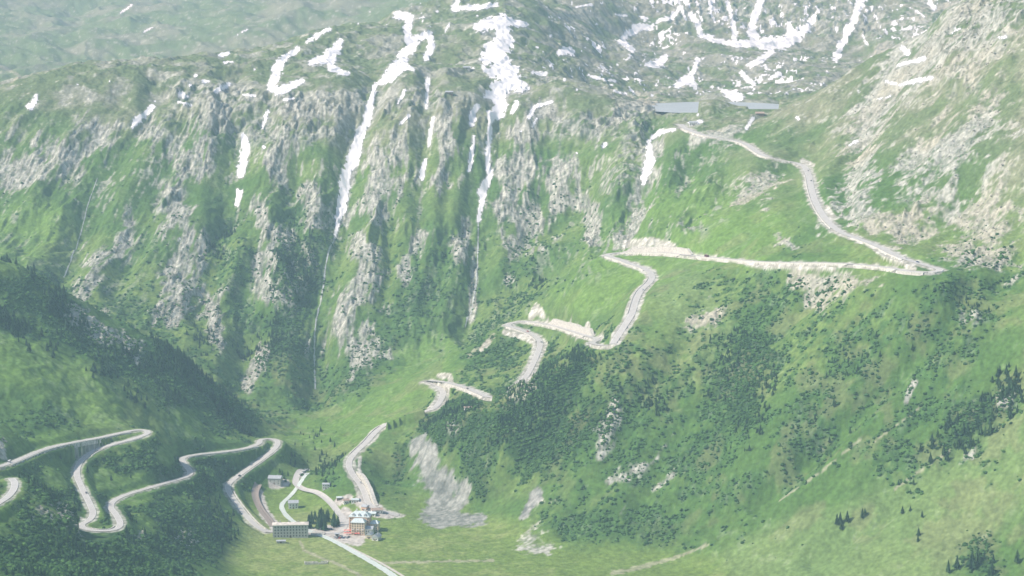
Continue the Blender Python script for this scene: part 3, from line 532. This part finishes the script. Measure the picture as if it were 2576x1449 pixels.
# ------------------------------------------------------------ trees
def crown(layers,k,h,r,seed):
    rr=random.Random(seed); vs=[];fs_=[]
    for L in range(layers):
        t_=L/layers; zb=h*(.10+.86*t_); zt=min(h,zb+h*.34*(1-.45*t_)); R=r*(1-t_)**.8*rr.uniform(.82,1.12)+.12*r*(1-t_)
        c=len(vs); vs.append((rr.uniform(-.1,.1),rr.uniform(-.1,.1),zt))
        for i in range(2*k):
            a_=math.pi*i/k+rr.uniform(-.15,.15)+L; q_=R*(rr.uniform(.85,1.2) if i%2==0 else rr.uniform(.4,.62))
            vs.append((math.cos(a_)*q_,math.sin(a_)*q_,zb-(h*.05 if i%2==0 else -.02*h)*rr.uniform(.3,1.5)))
        fs_+=[(c,c+1+i,c+1+(i+1)%(2*k)) for i in range(2*k)]
    return vs,fs_
def trunk(h,r):
    vs=[];k=6
    for z_,q_ in ((-1.2,r*1.3),(.3,r),(h*.6,r*.55),(h*.96,r*.1)):
        vs+=[(q_*math.cos(2*math.pi*i/k),q_*math.sin(2*math.pi*i/k),z_) for i in range(k)]
    return vs,[(j*k+i,j*k+(i+1)%k,(j+1)*k+(i+1)%k,(j+1)*k+i) for j in range(3) for i in range(k)]
protos=[]
for s in range(5):
    h=12.; c_=crown(9,6,h,2.6+.3*(s%3),s); t_=trunk(h,.28)
    m1=bpy.data.meshes.new('crown'); m1.from_pydata(*[c_[0],[],c_[1]]); m1.materials.append(M['crown'] if s<3 else M['crown2'])
    m2=bpy.data.meshes.new('trunk'); m2.from_pydata(*[t_[0],[],t_[1]]); m2.materials.append(M['trunk'])
    protos.append((m1,m2))
def pine(x,y,z,s,label,group):
    m1,m2=random.choice(protos); e=bpy.data.objects.new('pine_tree',None); C.objects.link(e); e.location=(x,y,z-.3); e.rotation_euler=(random.uniform(-.04,.04),random.uniform(-.04,.04),random.uniform(0,6.3))
    w_=s*random.uniform(.85,1.2); e.scale=(w_,w_,s); tag(e,label,'tree',group)
    for nm,m in (('crown',m1),('trunk',m2)):
        o=bpy.data.objects.new(nm,m); C.objects.link(o); o.parent=e
area=(YY*2*TM/(NC-1))*np.gradient(rows)[:,None]
flatV=V.reshape(-1,3); uf=u.ravel(); vf=v.ravel(); af=area.ravel(); DVf=DV.ravel(); flof=flo.ravel(); bgf=bgm.ravel()
okroad=(DVf>12)&(SNM.ravel()<-.1)&(rsc.ravel()<.3)&(rb.ravel()<.3)
clear=(zc-Z).ravel()          # head-room under the open views onto the roads
def scatter(strokes,n_,ymin=1500,ymax=2980,bias=.4,clump=0.0,head=6):
    m=FS(strokes)(uf,vf); wgt=np.where((m>-.2)&(flatV[:,1]>ymin)&(flatV[:,1]<ymax)&okroad&(clear>head)&(flof<.9),np.clip(m+.3,0,1)**bias*af*(1-.85*bgf),0)
    if clump: wgt=wgt*np.clip(.25+clump*2*fbm(flatV[:,0],flatV[:,1],45,3,2),0,3)
    if wgt.sum()<=0: return np.zeros((0,3))
    cs=np.cumsum(wgt); ii=np.clip(np.searchsorted(cs,rng.random(n_)*cs[-1]),0,len(flatV)-1)
    return flatV[ii]+np.column_stack([rng.uniform(-1,1,(n_,2)),np.zeros(n_)])
cl=[]
cl.append((scatter([[(2470,1410,45),(2576,1370,60)],[(2520,1320,25),(2390,1440,35)]],85,bias=.5),'dark conifer in the loose stand in the bottom right corner','bottom right conifers',1.3))
cl.append((scatter([[(2120,1320,12),(2180,1300,12)]],8),'conifer in the small row of trees on the pale grassy flank','row of conifers on the flank',1.1))
cl.append((scatter([[(2540,970,40),(2520,1020,40),(2430,1090,40),(2340,1150,22)],[(2300,1220,12)]],105),'conifer in the dark grove on the right edge slope','right edge grove',1.0))
cl.append((scatter([[(2250,1240,40),(2330,1330,40)],[(2050,1080,80)],[(2250,850,60)]],16),'lone conifer dotted over the open right slope','scattered right slope conifers',.8))
for p_ in cl:
    for x,y,z in p_[0]: pine(x,y,z,random.uniform(.6,1.2)*p_[3],p_[1],p_[2])
for i in range(24):
    x,y,z=cast(random.uniform(772,850),random.uniform(1305,1335)); pine(x,y,z,random.uniform(1.0,1.5),'tall dark conifer in the clump between the long building and the hotel','village conifers')
for x,y,z in scatter([[(60,1410,110),(250,1420,90),(430,1420,60)],[(120,1340,60)]],62,clump=.5,head=11): pine(x,y,z,random.uniform(.5,1.0),'conifer on the shaded wooded slope in the bottom left corner','bottom left conifers')
far=[scatter([[(40,720,60),(120,760,50),(110,850,50)],[(30,790,80)]],500,clump=.7),scatter([[(200,830,30),(350,880,38),(480,950,45),(600,1070,35)],[(250,930,30),(420,1000,40),(560,1050,40)]],700,clump=1.),
 scatter([[(120,1230,70),(370,1190,50),(570,1180,50),(400,1290,70),(530,1340,60)],[(250,1400,90),(60,1400,90)]],480,clump=1.,head=8),scatter([[(1115,1080,50),(1280,1050,60),(1420,960,60),(1470,915,40)],[(1380,1070,80),(1500,1030,70)]],1400,clump=.7),
 scatter([[(740,620,50),(740,720,50),(700,820,50),(640,900,60)],[(560,620,40)],[(480,860,50)],[(1330,690,40)]],420,ymin=2990,ymax=3700,clump=.5),scatter([[(1860,930,90),(1850,1080,60)],[(1640,1000,40)],[(2140,940,60)],[(2420,760,60)]],300,clump=.7),scatter([[(850,1150,30),(790,1110,40),(820,1190,20)],[(710,1200,12),(730,1150,25)],[(600,1290,12)],[(800,1290,20)]],120)]
scl=[1.1,.95,.75,.58,.75,.6,.6]
c_=crown(6,4,12,2.7,3); bv=np.array(c_[0]); bf=np.array(c_[1])
VV=[];FF=[];o_=0
for P_,s_ in zip(far,scl):
    for x,y,z in P_:
        a_=random.uniform(0,6.3); q=random.uniform(.55,1.25)*s_; w_=q*random.uniform(.85,1.25); R=np.array([[math.cos(a_),-math.sin(a_)],[math.sin(a_),math.cos(a_)]])
        vv=bv.copy(); vv[:,:2]=vv[:,:2]@R.T*w_; vv[:,2]*=q; VV.append(vv+[x,y,z-.8]); FF.append(bf+o_); o_+=len(bv)
struct(mknp('conifer_forest',np.vstack(VV),np.vstack(FF),M['crown'],smooth=False),'stuff','dark conifer forest covering the left hill and the spur','forest')
ico=[];t5=(1+5**.5)/2
for a_ in (-1,1):
    for b_ in (-t5,t5): ico+=[(a_,b_,0),(0,a_,b_),(b_,0,a_)]
ico=np.array(ico)/1.9
from itertools import combinations
dd=np.linalg.norm(ico[:,None]-ico[None],axis=2); mn=dd[dd>.1].min()*1.05
icf=[]
for a_,b_,c__ in combinations(range(12),3):
    if dd[a_,b_]<mn and dd[b_,c__]<mn and dd[a_,c__]<mn:
        nrm=np.cross(ico[b_]-ico[a_],ico[c__]-ico[a_]); icf.append((a_,b_,c__) if nrm@ico[a_]>0 else (a_,c__,b_))
icf=np.array(icf)
def blobs(pts,s0,s1,flat,jit,c0,c1,name,m,kindlabel,cat,sink=.3):
    n_=len(pts); s=rng.uniform(0,1,n_)**2*(s1-s0)+s0
    v_=ico[None]*(1+rng.uniform(-jit,jit,(n_,12,1)))*s[:,None,None]*np.array([1,1,flat])
    v_=v_+pts[:,None,:]; v_[:,:,2]+=(s*flat*sink)[:,None]
    f_=icf[None]+(np.arange(n_)*12)[:,None,None]
    t_=rng.random((n_,1)); cc=np.array(c0)*(1-t_)+np.array(c1)*t_; cc=np.repeat(cc[:,None,:],12,1)*rng.uniform(.7,1.25,(n_,12,1))
    return struct(mknp(name,v_.reshape(-1,3),f_.reshape(-1,3),m,cc.reshape(-1,3),smooth=False),'stuff',kindlabel,cat)
pf=(np.maximum(shm,0).ravel()**2+1.6*drk.ravel()*(1-alp.ravel()))*okroad*(clear>1.5)*af*(flof<.6)*((vf<1500)&(vf>450)&(uf>-80)&(uf<2660))*(1+1.0*(uf<650)*(vf>1050)+.8*(uf>1050)*(vf>700))*(1-.8*bgf)
cs=np.cumsum(pf); ii=np.clip(np.searchsorted(cs,rng.random(50000)*cs[-1]),0,len(flatV)-1)
blobs(flatV[ii].astype(float),.8,2.8,.75,.35,(.030,.08,.024),(.085,.18,.048),'alder_shrubs',M['shrub'],'dense low green shrubs over the lower slopes','shrubs')
pf=(rk.ravel()>.5)*af*okroad*(clear>1.5)*np.where(flatV[:,1]<3400,1.,.12)*((uf>1000)|(vf>750)&(uf<700))*(vf<1500)*(flof<.8)*(1+1.5*(uf<700))
cs=np.cumsum(pf); ii=np.clip(np.searchsorted(cs,rng.random(13500)*cs[-1]),0,len(flatV)-1)
blobs(flatV[ii].astype(float),.5,2.1,.7,.35,(.30,.30,.26),(.50,.48,.40),'boulders',M['boulder'],'pale boulders and scree strewn over the right mountain','boulders',.1)
print('plants',time.time()-T0)
# ------------------------------------------------------------ buildings
def boxv(x0,x1,y0,y1,z0,z1):
    return [(x0,y0,z0),(x1,y0,z0),(x1,y1,z0),(x0,y1,z0),(x0,y0,z1),(x1,y0,z1),(x1,y1,z1),(x0,y1,z1)],[(0,3,2,1),(4,5,6,7),(0,1,5,4),(1,2,6,5),(2,3,7,6),(3,0,4,7)]
def box(name,b,m,parent):
    vs,f=boxv(*b); return mk(name,vs,f,m,parent)
def roofm(name,x0,x1,y0,y1,z,h,inset,m,parent,ov=.7,ax='x'):
    x0-=ov;x1+=ov;y0-=ov;y1+=ov; t_=.3
    if ax=='x': ym=(y0+y1)/2; r=[(x0+inset,ym,z+h),(x1-inset,ym,z+h)]
    else: xm=(x0+x1)/2; r=[(xm,y0+inset,z+h),(xm,y1-inset,z+h)]
    vs=[(x0,y0,z),(x1,y0,z),(x1,y1,z),(x0,y1,z),(x0,y0,z+t_),(x1,y0,z+t_),(x1,y1,z+t_),(x0,y1,z+t_)]+r
    f=[(0,3,2,1),(0,1,5,4),(1,2,6,5),(2,3,7,6),(3,0,4,7)]
    if ax=='x': f+=[(4,5,9,8),(5,6,9),(6,7,8,9),(7,4,8)]
    else: f+=[(4,5,8),(5,6,9,8),(6,7,9),(7,4,8,9)]
    return mk(name,vs,f,m,parent)
def windows(par,side,x0,x1,y,z0,n_,st,sh,w_=1.1,h_=1.5,fm='frame'):
    for k in range(st):
        for i in range(n_):
            c=x0+(x1-x0)*(i+.5)/n_; zb=z0+k*sh
            if side=='f': a1=(c-w_/2-.15,c+w_/2+.15,y-.08,y,zb-.15,zb+h_+.15); a2=(c-w_/2,c+w_/2,y-.12,y-.081,zb,zb+h_)
            elif side=='l': a1=(y-.08,y,c-w_/2-.15,c+w_/2+.15,zb-.15,zb+h_+.15); a2=(y-.12,y-.081,c-w_/2,c+w_/2,zb,zb+h_)
            else: a1=(y,y+.08,c-w_/2-.15,c+w_/2+.15,zb-.15,zb+h_+.15); a2=(y+.081,y+.12,c-w_/2,c+w_/2,zb,zb+h_)
            o=box('window',a1,M[fm],par); box('pane',a2,M['glass'],o)
def root(name,u_,v_,rot,label,cat,dz=0):
    p=cast(u_,v_); e=bpy.data.objects.new(name,None); C.objects.link(e); e.location=(p[0],p[1],p[2]+dz); e.rotation_euler=(0,0,math.radians(rot)); tag(e,label,cat); return e
def door(par,x,y,w_=1.4,h_=2.3): box('door',(x-w_/2,x+w_/2,y-.1,y,0.02,h_),M['wood'],par)
e=root('long_building',731,1354,5,'long four-storey grey stone building with a pale boarded roof beside the railway','building',.3)
box('wall',(-20.5,20.5,0,13,-3,15),M['grey'],e); windows(e,'f',-19.5,19.5,0,1.4,11,4,3.5,1.3,1.7,'grey'); windows(e,'r',1,12,20.5,1.4,3,4,3.5,1.3,1.7,'grey'); windows(e,'l',1,12,-20.5,1.4,3,4,3.5,1.3,1.7,'grey'); door(e,0,-.02,2)
rf=roofm('roof',-20.5,20.5,0,13,15,2.2,6,M['tan'],e)
for x in (-12,-2,9): box('chimney',(x-.6,x+.6,5.9,7.1,16.6,19),M['grey'],rf)
box('eaves_band',(-20.8,20.8,-.3,-.02,14.3,14.95),M['frame'],e)
e=root('hotel',900,1346,-8,'tall cream and orange hotel with pale metal roofs, largest building in the village','hotel')
box('wall',(-8,8,0,12,-3,15),M['cream'],e); windows(e,'f',-7.5,7.5,0,1.2,5,5,2.9,1.2,1.6,'cream'); windows(e,'l',1,11,-8,1.2,4,5,2.9,1.2,1.6,'cream')
roofm('roof',-8,8,0,12,15,4,4,M['teal'],e)
box('ochre_band',(-8.05,8.05,-.2,-.125,-2,.9),M['pink'],e)
box('rear_wing_wall',(-13,11,13,27,-3,18.5),M['pink'],e); windows(e,'f',-12.5,-8.5,13,1.5,2,6,2.8,1.2,1.6,'cream'); windows(e,'l',14,26,-13,1.5,5,6,2.8,1.2,1.6,'cream'); windows(e,'f',8.3,10.8,13,1.5,1,6,2.8,1.2,1.6,'cream')
rf=roofm('rear_roof',-13,11,13,27,18.5,6,7,M['teal'],e)
for x in (-5,5): box('chimney',(x-.7,x+.7,19.3,20.7,22,26.5),M['whitewall'],rf)
for x in (-8,-1,6):
    d_=box('dormer',(x-1.4,x+1.4,12.9,16,19.1,21.2),M['whitewall'],e); roofm('dormer_roof',x-1.4,x+1.4,12.9,16,21.2,1.2,0,M['slate'],d_,.3,'y')
box('annex_wall',(8.2,17,2,12,-3,7),M['whitewall'],e); windows(e,'f',8.8,16.5,2,1.2,3,2,2.8); roofm('annex_roof',8.2,17,2,12,7,3,0,M['slate'],e)
box('side_wall',(11.2,21,16,26,-3,10),M['cream'],e); windows(e,'f',11.8,20.5,16,1.4,3,3,2.8); roofm('side_roof',11.2,21,16,26,10,3.5,3,M['teal'],e)
door(e,-3,-.21,2.2,2.8)
for x in (-5.5,0,5.5): box('balcony',(x-1.4,x+1.4,-1.4,-.13,6.6,7.5),M['frame'],e)
def house(name,u_,v_,rot,label,w_,d_,h_,wm,rm,rh=2.8,inset=0,nw=3,st=1,ax='x',cat='house',ch=True):
    e=root(name,u_,v_,rot,label,cat)
    box('wall',(-w_/2,w_/2,0,d_,-3,h_),M[wm],e)
    windows(e,'f',-w_/2+.4,w_/2-.4,0,1.1,nw,st,2.9); windows(e,'r',.5,d_-.5,w_/2,1.1,2,st,2.9); windows(e,'l',.5,d_-.5,-w_/2,1.1,2,st,2.9)
    rf=roofm('roof',-w_/2,w_/2,0,d_,h_,rh,inset,M[rm],e,.6,ax)
    if ch: box('chimney',(w_*.2-.4,w_*.2+.4,d_/2-.4,d_/2+.4,h_+rh*.5,h_+rh+1.1),M['grey'],rf)
    door(e,w_*.0,-.13,1.3); return e
e=house('stone_house',690,1221,-8,'grey stone house with a pale gabled roof above the railway',16,12,7.5,'grey','slate',3.2,0,3,2)
house('pale_house',738,1280,6,'pale house with two rows of windows in the meadow by the river',12,10,7,'whitewall','slate',3,0,3,2)
house('small_house',820,1232,0,'small square grey house beside the upper village road',9,8,6,'whitewall','slate',1.4,2,3,2,ch=False)
house('shed',854,1258,10,'tiny white-roofed shed behind the hotel beside the road',6,5,2.8,'wood','teal',1.6,0,2,1,cat='shed',ch=False)
house('annex_house',943,1360,-20,'low house with a steep blue grey roof in front of the hotel',8,10,4,'whitewall','slate',4,0,2,1,'y')
house('annex_house',928,1356,-15,'narrow gabled cottage pressed between the hotel and the low house',6,8,4.5,'cream','slate',3.2,0,2,1,'y')
house('brown_house',950,1292,15,'brown-roofed house beside the junction of the pass road',13,8,4,'whitewall','rust',2.6,0,4,1)
house('garage',893,1266,-5,'flat pale outbuilding right behind the hotel',9,7,4,'whitewall','teal',1.2,1,3,1,cat='outbuilding',ch=False)
house('cottage',915,1287,-30,'pinkish cottage squeezed behind the right side of the hotel',7,7,5,'pink','slate',2.4,0,2,1)
house('barn',935,1300,-10,'low white barn between the hotel and the brown-roofed house',9,6,3.4,'whitewall','teal',2,0,2,1,cat='barn',ch=False)
house('cottage',872,1268,20,'small white cottage with a brown roof beside the bend of the village road',7,6,4.2,'whitewall','rust',2.2,0,2,1)
house('kiosk',848,1349,0,'small white kiosk at the edge of the hotel car park',5,4,2.8,'whitewall','slate',1.2,0,2,1,cat='kiosk',ch=False)
house('hut',707,1367,5,'low hut with a grey roof in the meadow below the long building',10,4,2.4,'grey','slate',1.4,0,4,1,cat='hut',ch=False)
house('hut',1178,1032,10,'small pale hut tucked beneath the third hairpin',9,6,2.8,'whitewall','rust',1.4,0,3,1,cat='hut',ch=False)
house('mountain_hut',1130,238,0,'lower of two dark huts on the high rocky rim',13,7,4,'wood','slate',2.5,0,4,1,cat='hut')
house('mountain_hut',1174,175,0,'upper of two dark huts on the high rocky rim',13,7,4,'grey','slate',2.5,0,4,1,cat='hut')
house('pass_inn',1745,316,0,'small pale inn beside the road at the pass summit',14,8,5,'whitewall','slate',2.5,0,4,2,cat='inn')
house('pass_chalet',1912,292,0,'dark chalet near the lake shore on the pass',14,8,4,'wood','rust',3,0,4,1,cat='chalet')
e=root('ruined_enclosure',795,1420,5,'roofless ruined stone enclosure in the meadow','ruin')
for b_ in ((-13,13,0,.8),(-13,-12.2,.85,8),(12.2,13,.85,8),(-4,-3.3,.85,7.9),(-12.15,2,8.05,8.8),(5,13,8.05,8.8)): box('wall',(b_[0],b_[1],b_[2],b_[3],-1,random.uniform(1,2)),M['stone'],e)
e=root('stone_bridge',800,1344,-6,'short stone bridge carrying the village road over the river','bridge',.5)
box('deck',(-8,8,-3,3,.1,.5),M['asphalt'],e); box('parapet',(-8,8,-3.5,-3.01,-.6,1.4),M['stone'],e); box('parapet',(-8,8,3.01,3.5,-.6,1.4),M['stone'],e)
for i in range(12):
    p=cast(868+i%6*7,1339+(i//6)*7); e=bpy.data.objects.new('parasol',None); C.objects.link(e); e.location=p; tag(e,'red parasol on the terrace in front of the hotel','parasol','red terrace parasols')
    k=8; vs=[(0,0,3.1)]+[(1.9*math.cos(2*math.pi*j/k),1.9*math.sin(2*math.pi*j/k),2.3) for j in range(k)]
    mk('canopy',vs,[(0,1+j,1+(j+1)%k) for j in range(k)],M['red'],e); box('pole',(-.04,.04,-.04,.04,0,3.05),M['pole'],e)
# ------------------------------------------------------------ vehicles
def prism(prof,y0,y1):
    n_=len(prof); vs=[(a_,y0,b_) for a_,b_ in prof]+[(a_,y1,b_) for a_,b_ in prof]
    return vs,[tuple(range(n_)),tuple(range(2*n_-1,n_-1,-1))]+[(i,n_+i,n_+(i+1)%n_,(i+1)%n_) for i in range(n_)]
def car(p,ang,paint,label,group=None,kind='car'):
    e=bpy.data.objects.new({'car':'parked_car' if group else 'moving_car','bus':'coach','van':'camper_van'}[kind],None); C.objects.link(e); e.location=p; e.rotation_euler=(0,0,ang); tag(e,label,kind if kind!='bus' else 'coach',group)
    L,W,H={'car':(4.4,1.8,1.45),'bus':(10,2.4,3.1),'van':(6.2,2.2,2.7)}[kind]; h=L/2
    if kind=='car': prof=[(-h,.3),(h,.3),(h,.7),(h*.85,.85),(-h*.95,.92),(-h,.8)]; cab=[(-h*.85,.92),(-h*.6,H-.05),(h*.15,H-.05),(h*.45,.88)]; top=(-h*.6,h*.15)
    else: prof=[(-h,.35),(h,.35),(h*1.01,1.2),(-h,1.3)]; cab=[(-h,1.3),(-h*.98,H-.5),(h*.94,H-.5),(h*1.01,1.2)]; top=(-h*.98,h*.94)
    vs,f=prism(prof,-W/2,W/2); mk('body',vs,f,M['car_'+paint],e)
    vs,f=prism(cab,-W/2*.92,W/2*.92); mk('windows',vs,f,M['glass'],e)
    box('roof',(top[0],top[1],-W/2*.9,W/2*.9,H-.04 if kind=='car' else H-.49,H),M['car_'+paint],e)
    for sx in (-h*.62,h*.62):
        for sy in (-W/2,W/2-.2):
            k=10; prof=[(sx+.33*math.cos(2*math.pi*j/k),.33+.33*math.sin(2*math.pi*j/k)) for j in range(k)]
            vs,f=prism(prof,sy-.03,sy+.23); mk('wheel',vs,f,M['tyre'],e)
def oncar(road,uv,paint,label,side=1,kind='car'):
    p=ROADS[road]; pu,pv=proj(p[:,0],p[:,1],p[:,2]); i=int(np.argmin(np.hypot(pu-uv[0],pv-uv[1]))); i=min(max(i,1),len(p)-2)
    d=p[i+1]-p[i-1]; a_=math.atan2(d[1],d[0]); nn=np.array([-math.sin(a_),math.cos(a_)])
    car((p[i,0]+nn[0]*1.8*side,p[i,1]+nn[1]*1.8*side,p[i,2]+.02),a_,paint,label,None,kind)
oncar('pass_up',(1780,645),'darkred','dark red coach on the nearly level stretch of the upper pass road',1,'bus')
oncar('pass_up',(2305,660),'darkblue','dark blue car just above the rightmost hairpin')
oncar('pass_up',(2275,650),'white','white car following above the rightmost hairpin')
oncar('pass_up',(2037,455),'black','black car on the straight below the bend off the pass')
oncar('pass_up',(2033,428),'greycar','grey car at the bend where the road turns down from the pass')
oncar('pass_up',(1612,728),'white','white car on the curving link below the upper left hairpin')
oncar('pass_mid',(1352,862),'silver','silver car below the middle hairpin')
oncar('pass_mid',(1325,836),'redcar','small red car rounding the middle hairpin')
oncar('pass_mid',(1180,976),'black','black car on the third hairpin road')
oncar('pass_mid',(905,1212),'silver','silver car on the last descent to the village')
oncar('left',(235,1132),'white','white car under the upper left switchback')
oncar('left',(30,1166),'white','white camper van on the topmost left road',1,'van')
oncar('left',(210,1240),'greycar','grey car on the long descending leg of the left switchbacks')
oncar('left',(600,1200),'black','black car above the railway on the left road')
ords=['first','second','third','fourth','fifth','sixth','seventh','eighth','ninth']
cns=['white','silver','black','red','grey','dark blue']; cps_=['white','silver','black','redcar','greycar','darkblue']
for i in range(9):
    p=cast(842+i*4.4,1352+(i%2)*2)
    car(p+[0,0,.05],1.2,cps_[i%6],'%s parked car, %s from the left in the row before the hotel'%(cns[i%6],ords[i]),'cars parked by the hotel')
for i in range(6):
    p=cast(806+i*5.5,1333.5)
    car(p+[0,0,.4],1.45,cps_[(i*2+1)%6 if i%2 else (i+4)%6],'%s parked car, %s from the left along the village road by the conifers'%(cns[(i*2+1)%6 if i%2 else (i+4)%6],ords[i]),'cars parked along the village road')
for i,(a_,b_) in enumerate(((765,1190),(771,1186),(758,1196))): car(cast(a_,b_)+[0,0,.4],.9,['white','silver','white'][i],['white camper van at the top end of the village road, middle of three','silver camper van farthest up the village road','white camper van nearest the river of the three up the road'][i],None,'van')
# ------------------------------------------------------------ hazy air, sun, sky, camera
vs,f=boxv(-9000,9000,-300,12000,-300,800)
hz=mk('air_haze',vs,f,M['glass']); hz.data.materials.clear()
hm=bpy.data.materials.new('thin_mountain_haze'); hm.use_nodes=True; nt=hm.node_tree; nt.nodes.clear()
out=nt.nodes.new('ShaderNodeOutputMaterial'); vsn=nt.nodes.new('ShaderNodeVolumeScatter'); vsn.inputs['Color'].default_value=(.55,.87,1,1); vsn.inputs['Density'].default_value=.98e-4; vsn.inputs['Anisotropy'].default_value=.0
nt.links.new(vsn.outputs[0],out.inputs['Volume']); hz.data.materials.append(hm); struct(hz,label='thin summer haze in the valley air',cat='haze')
from mathutils import Vector
sd=Vector((-.78,-.16,.78)).normalized()
sl=bpy.data.lights.new('sun','SUN'); sl.energy=5; sl.angle=math.radians(.5); sl.color=(1,.975,.90); so=bpy.data.objects.new('sun',sl); C.objects.link(so); so.rotation_euler=sd.to_track_quat('Z','Y').to_euler(); so.location=(-2000,2000,3000)
wd=bpy.data.worlds.new('World'); bpy.context.scene.world=wd; wd.use_nodes=True; nt=wd.node_tree; bg=nt.nodes['Background']
sk=nt.nodes.new('ShaderNodeTexSky'); sk.sky_type='NISHITA'; sk.sun_disc=False; sk.sun_elevation=math.asin(sd.z); sk.sun_rotation=math.atan2(sd.x,sd.y)
nt.links.new(sk.outputs[0],bg.inputs[0]); bg.inputs[1].default_value=.15
cam=bpy.data.cameras.new('camera'); cam.sensor_width=36; cam.lens=F/2576*36; cam.clip_start=5; cam.clip_end=40000
co=bpy.data.objects.new('camera',cam); C.objects.link(co); co.location=(0,0,CZ); co.rotation_euler=(math.pi/2-P,0,0); bpy.context.scene.camera=co
vs_=bpy.context.scene.view_settings; vs_.view_transform='Standard'; vs_.look='None'; vs_.exposure=0
print('done',time.time()-T0)
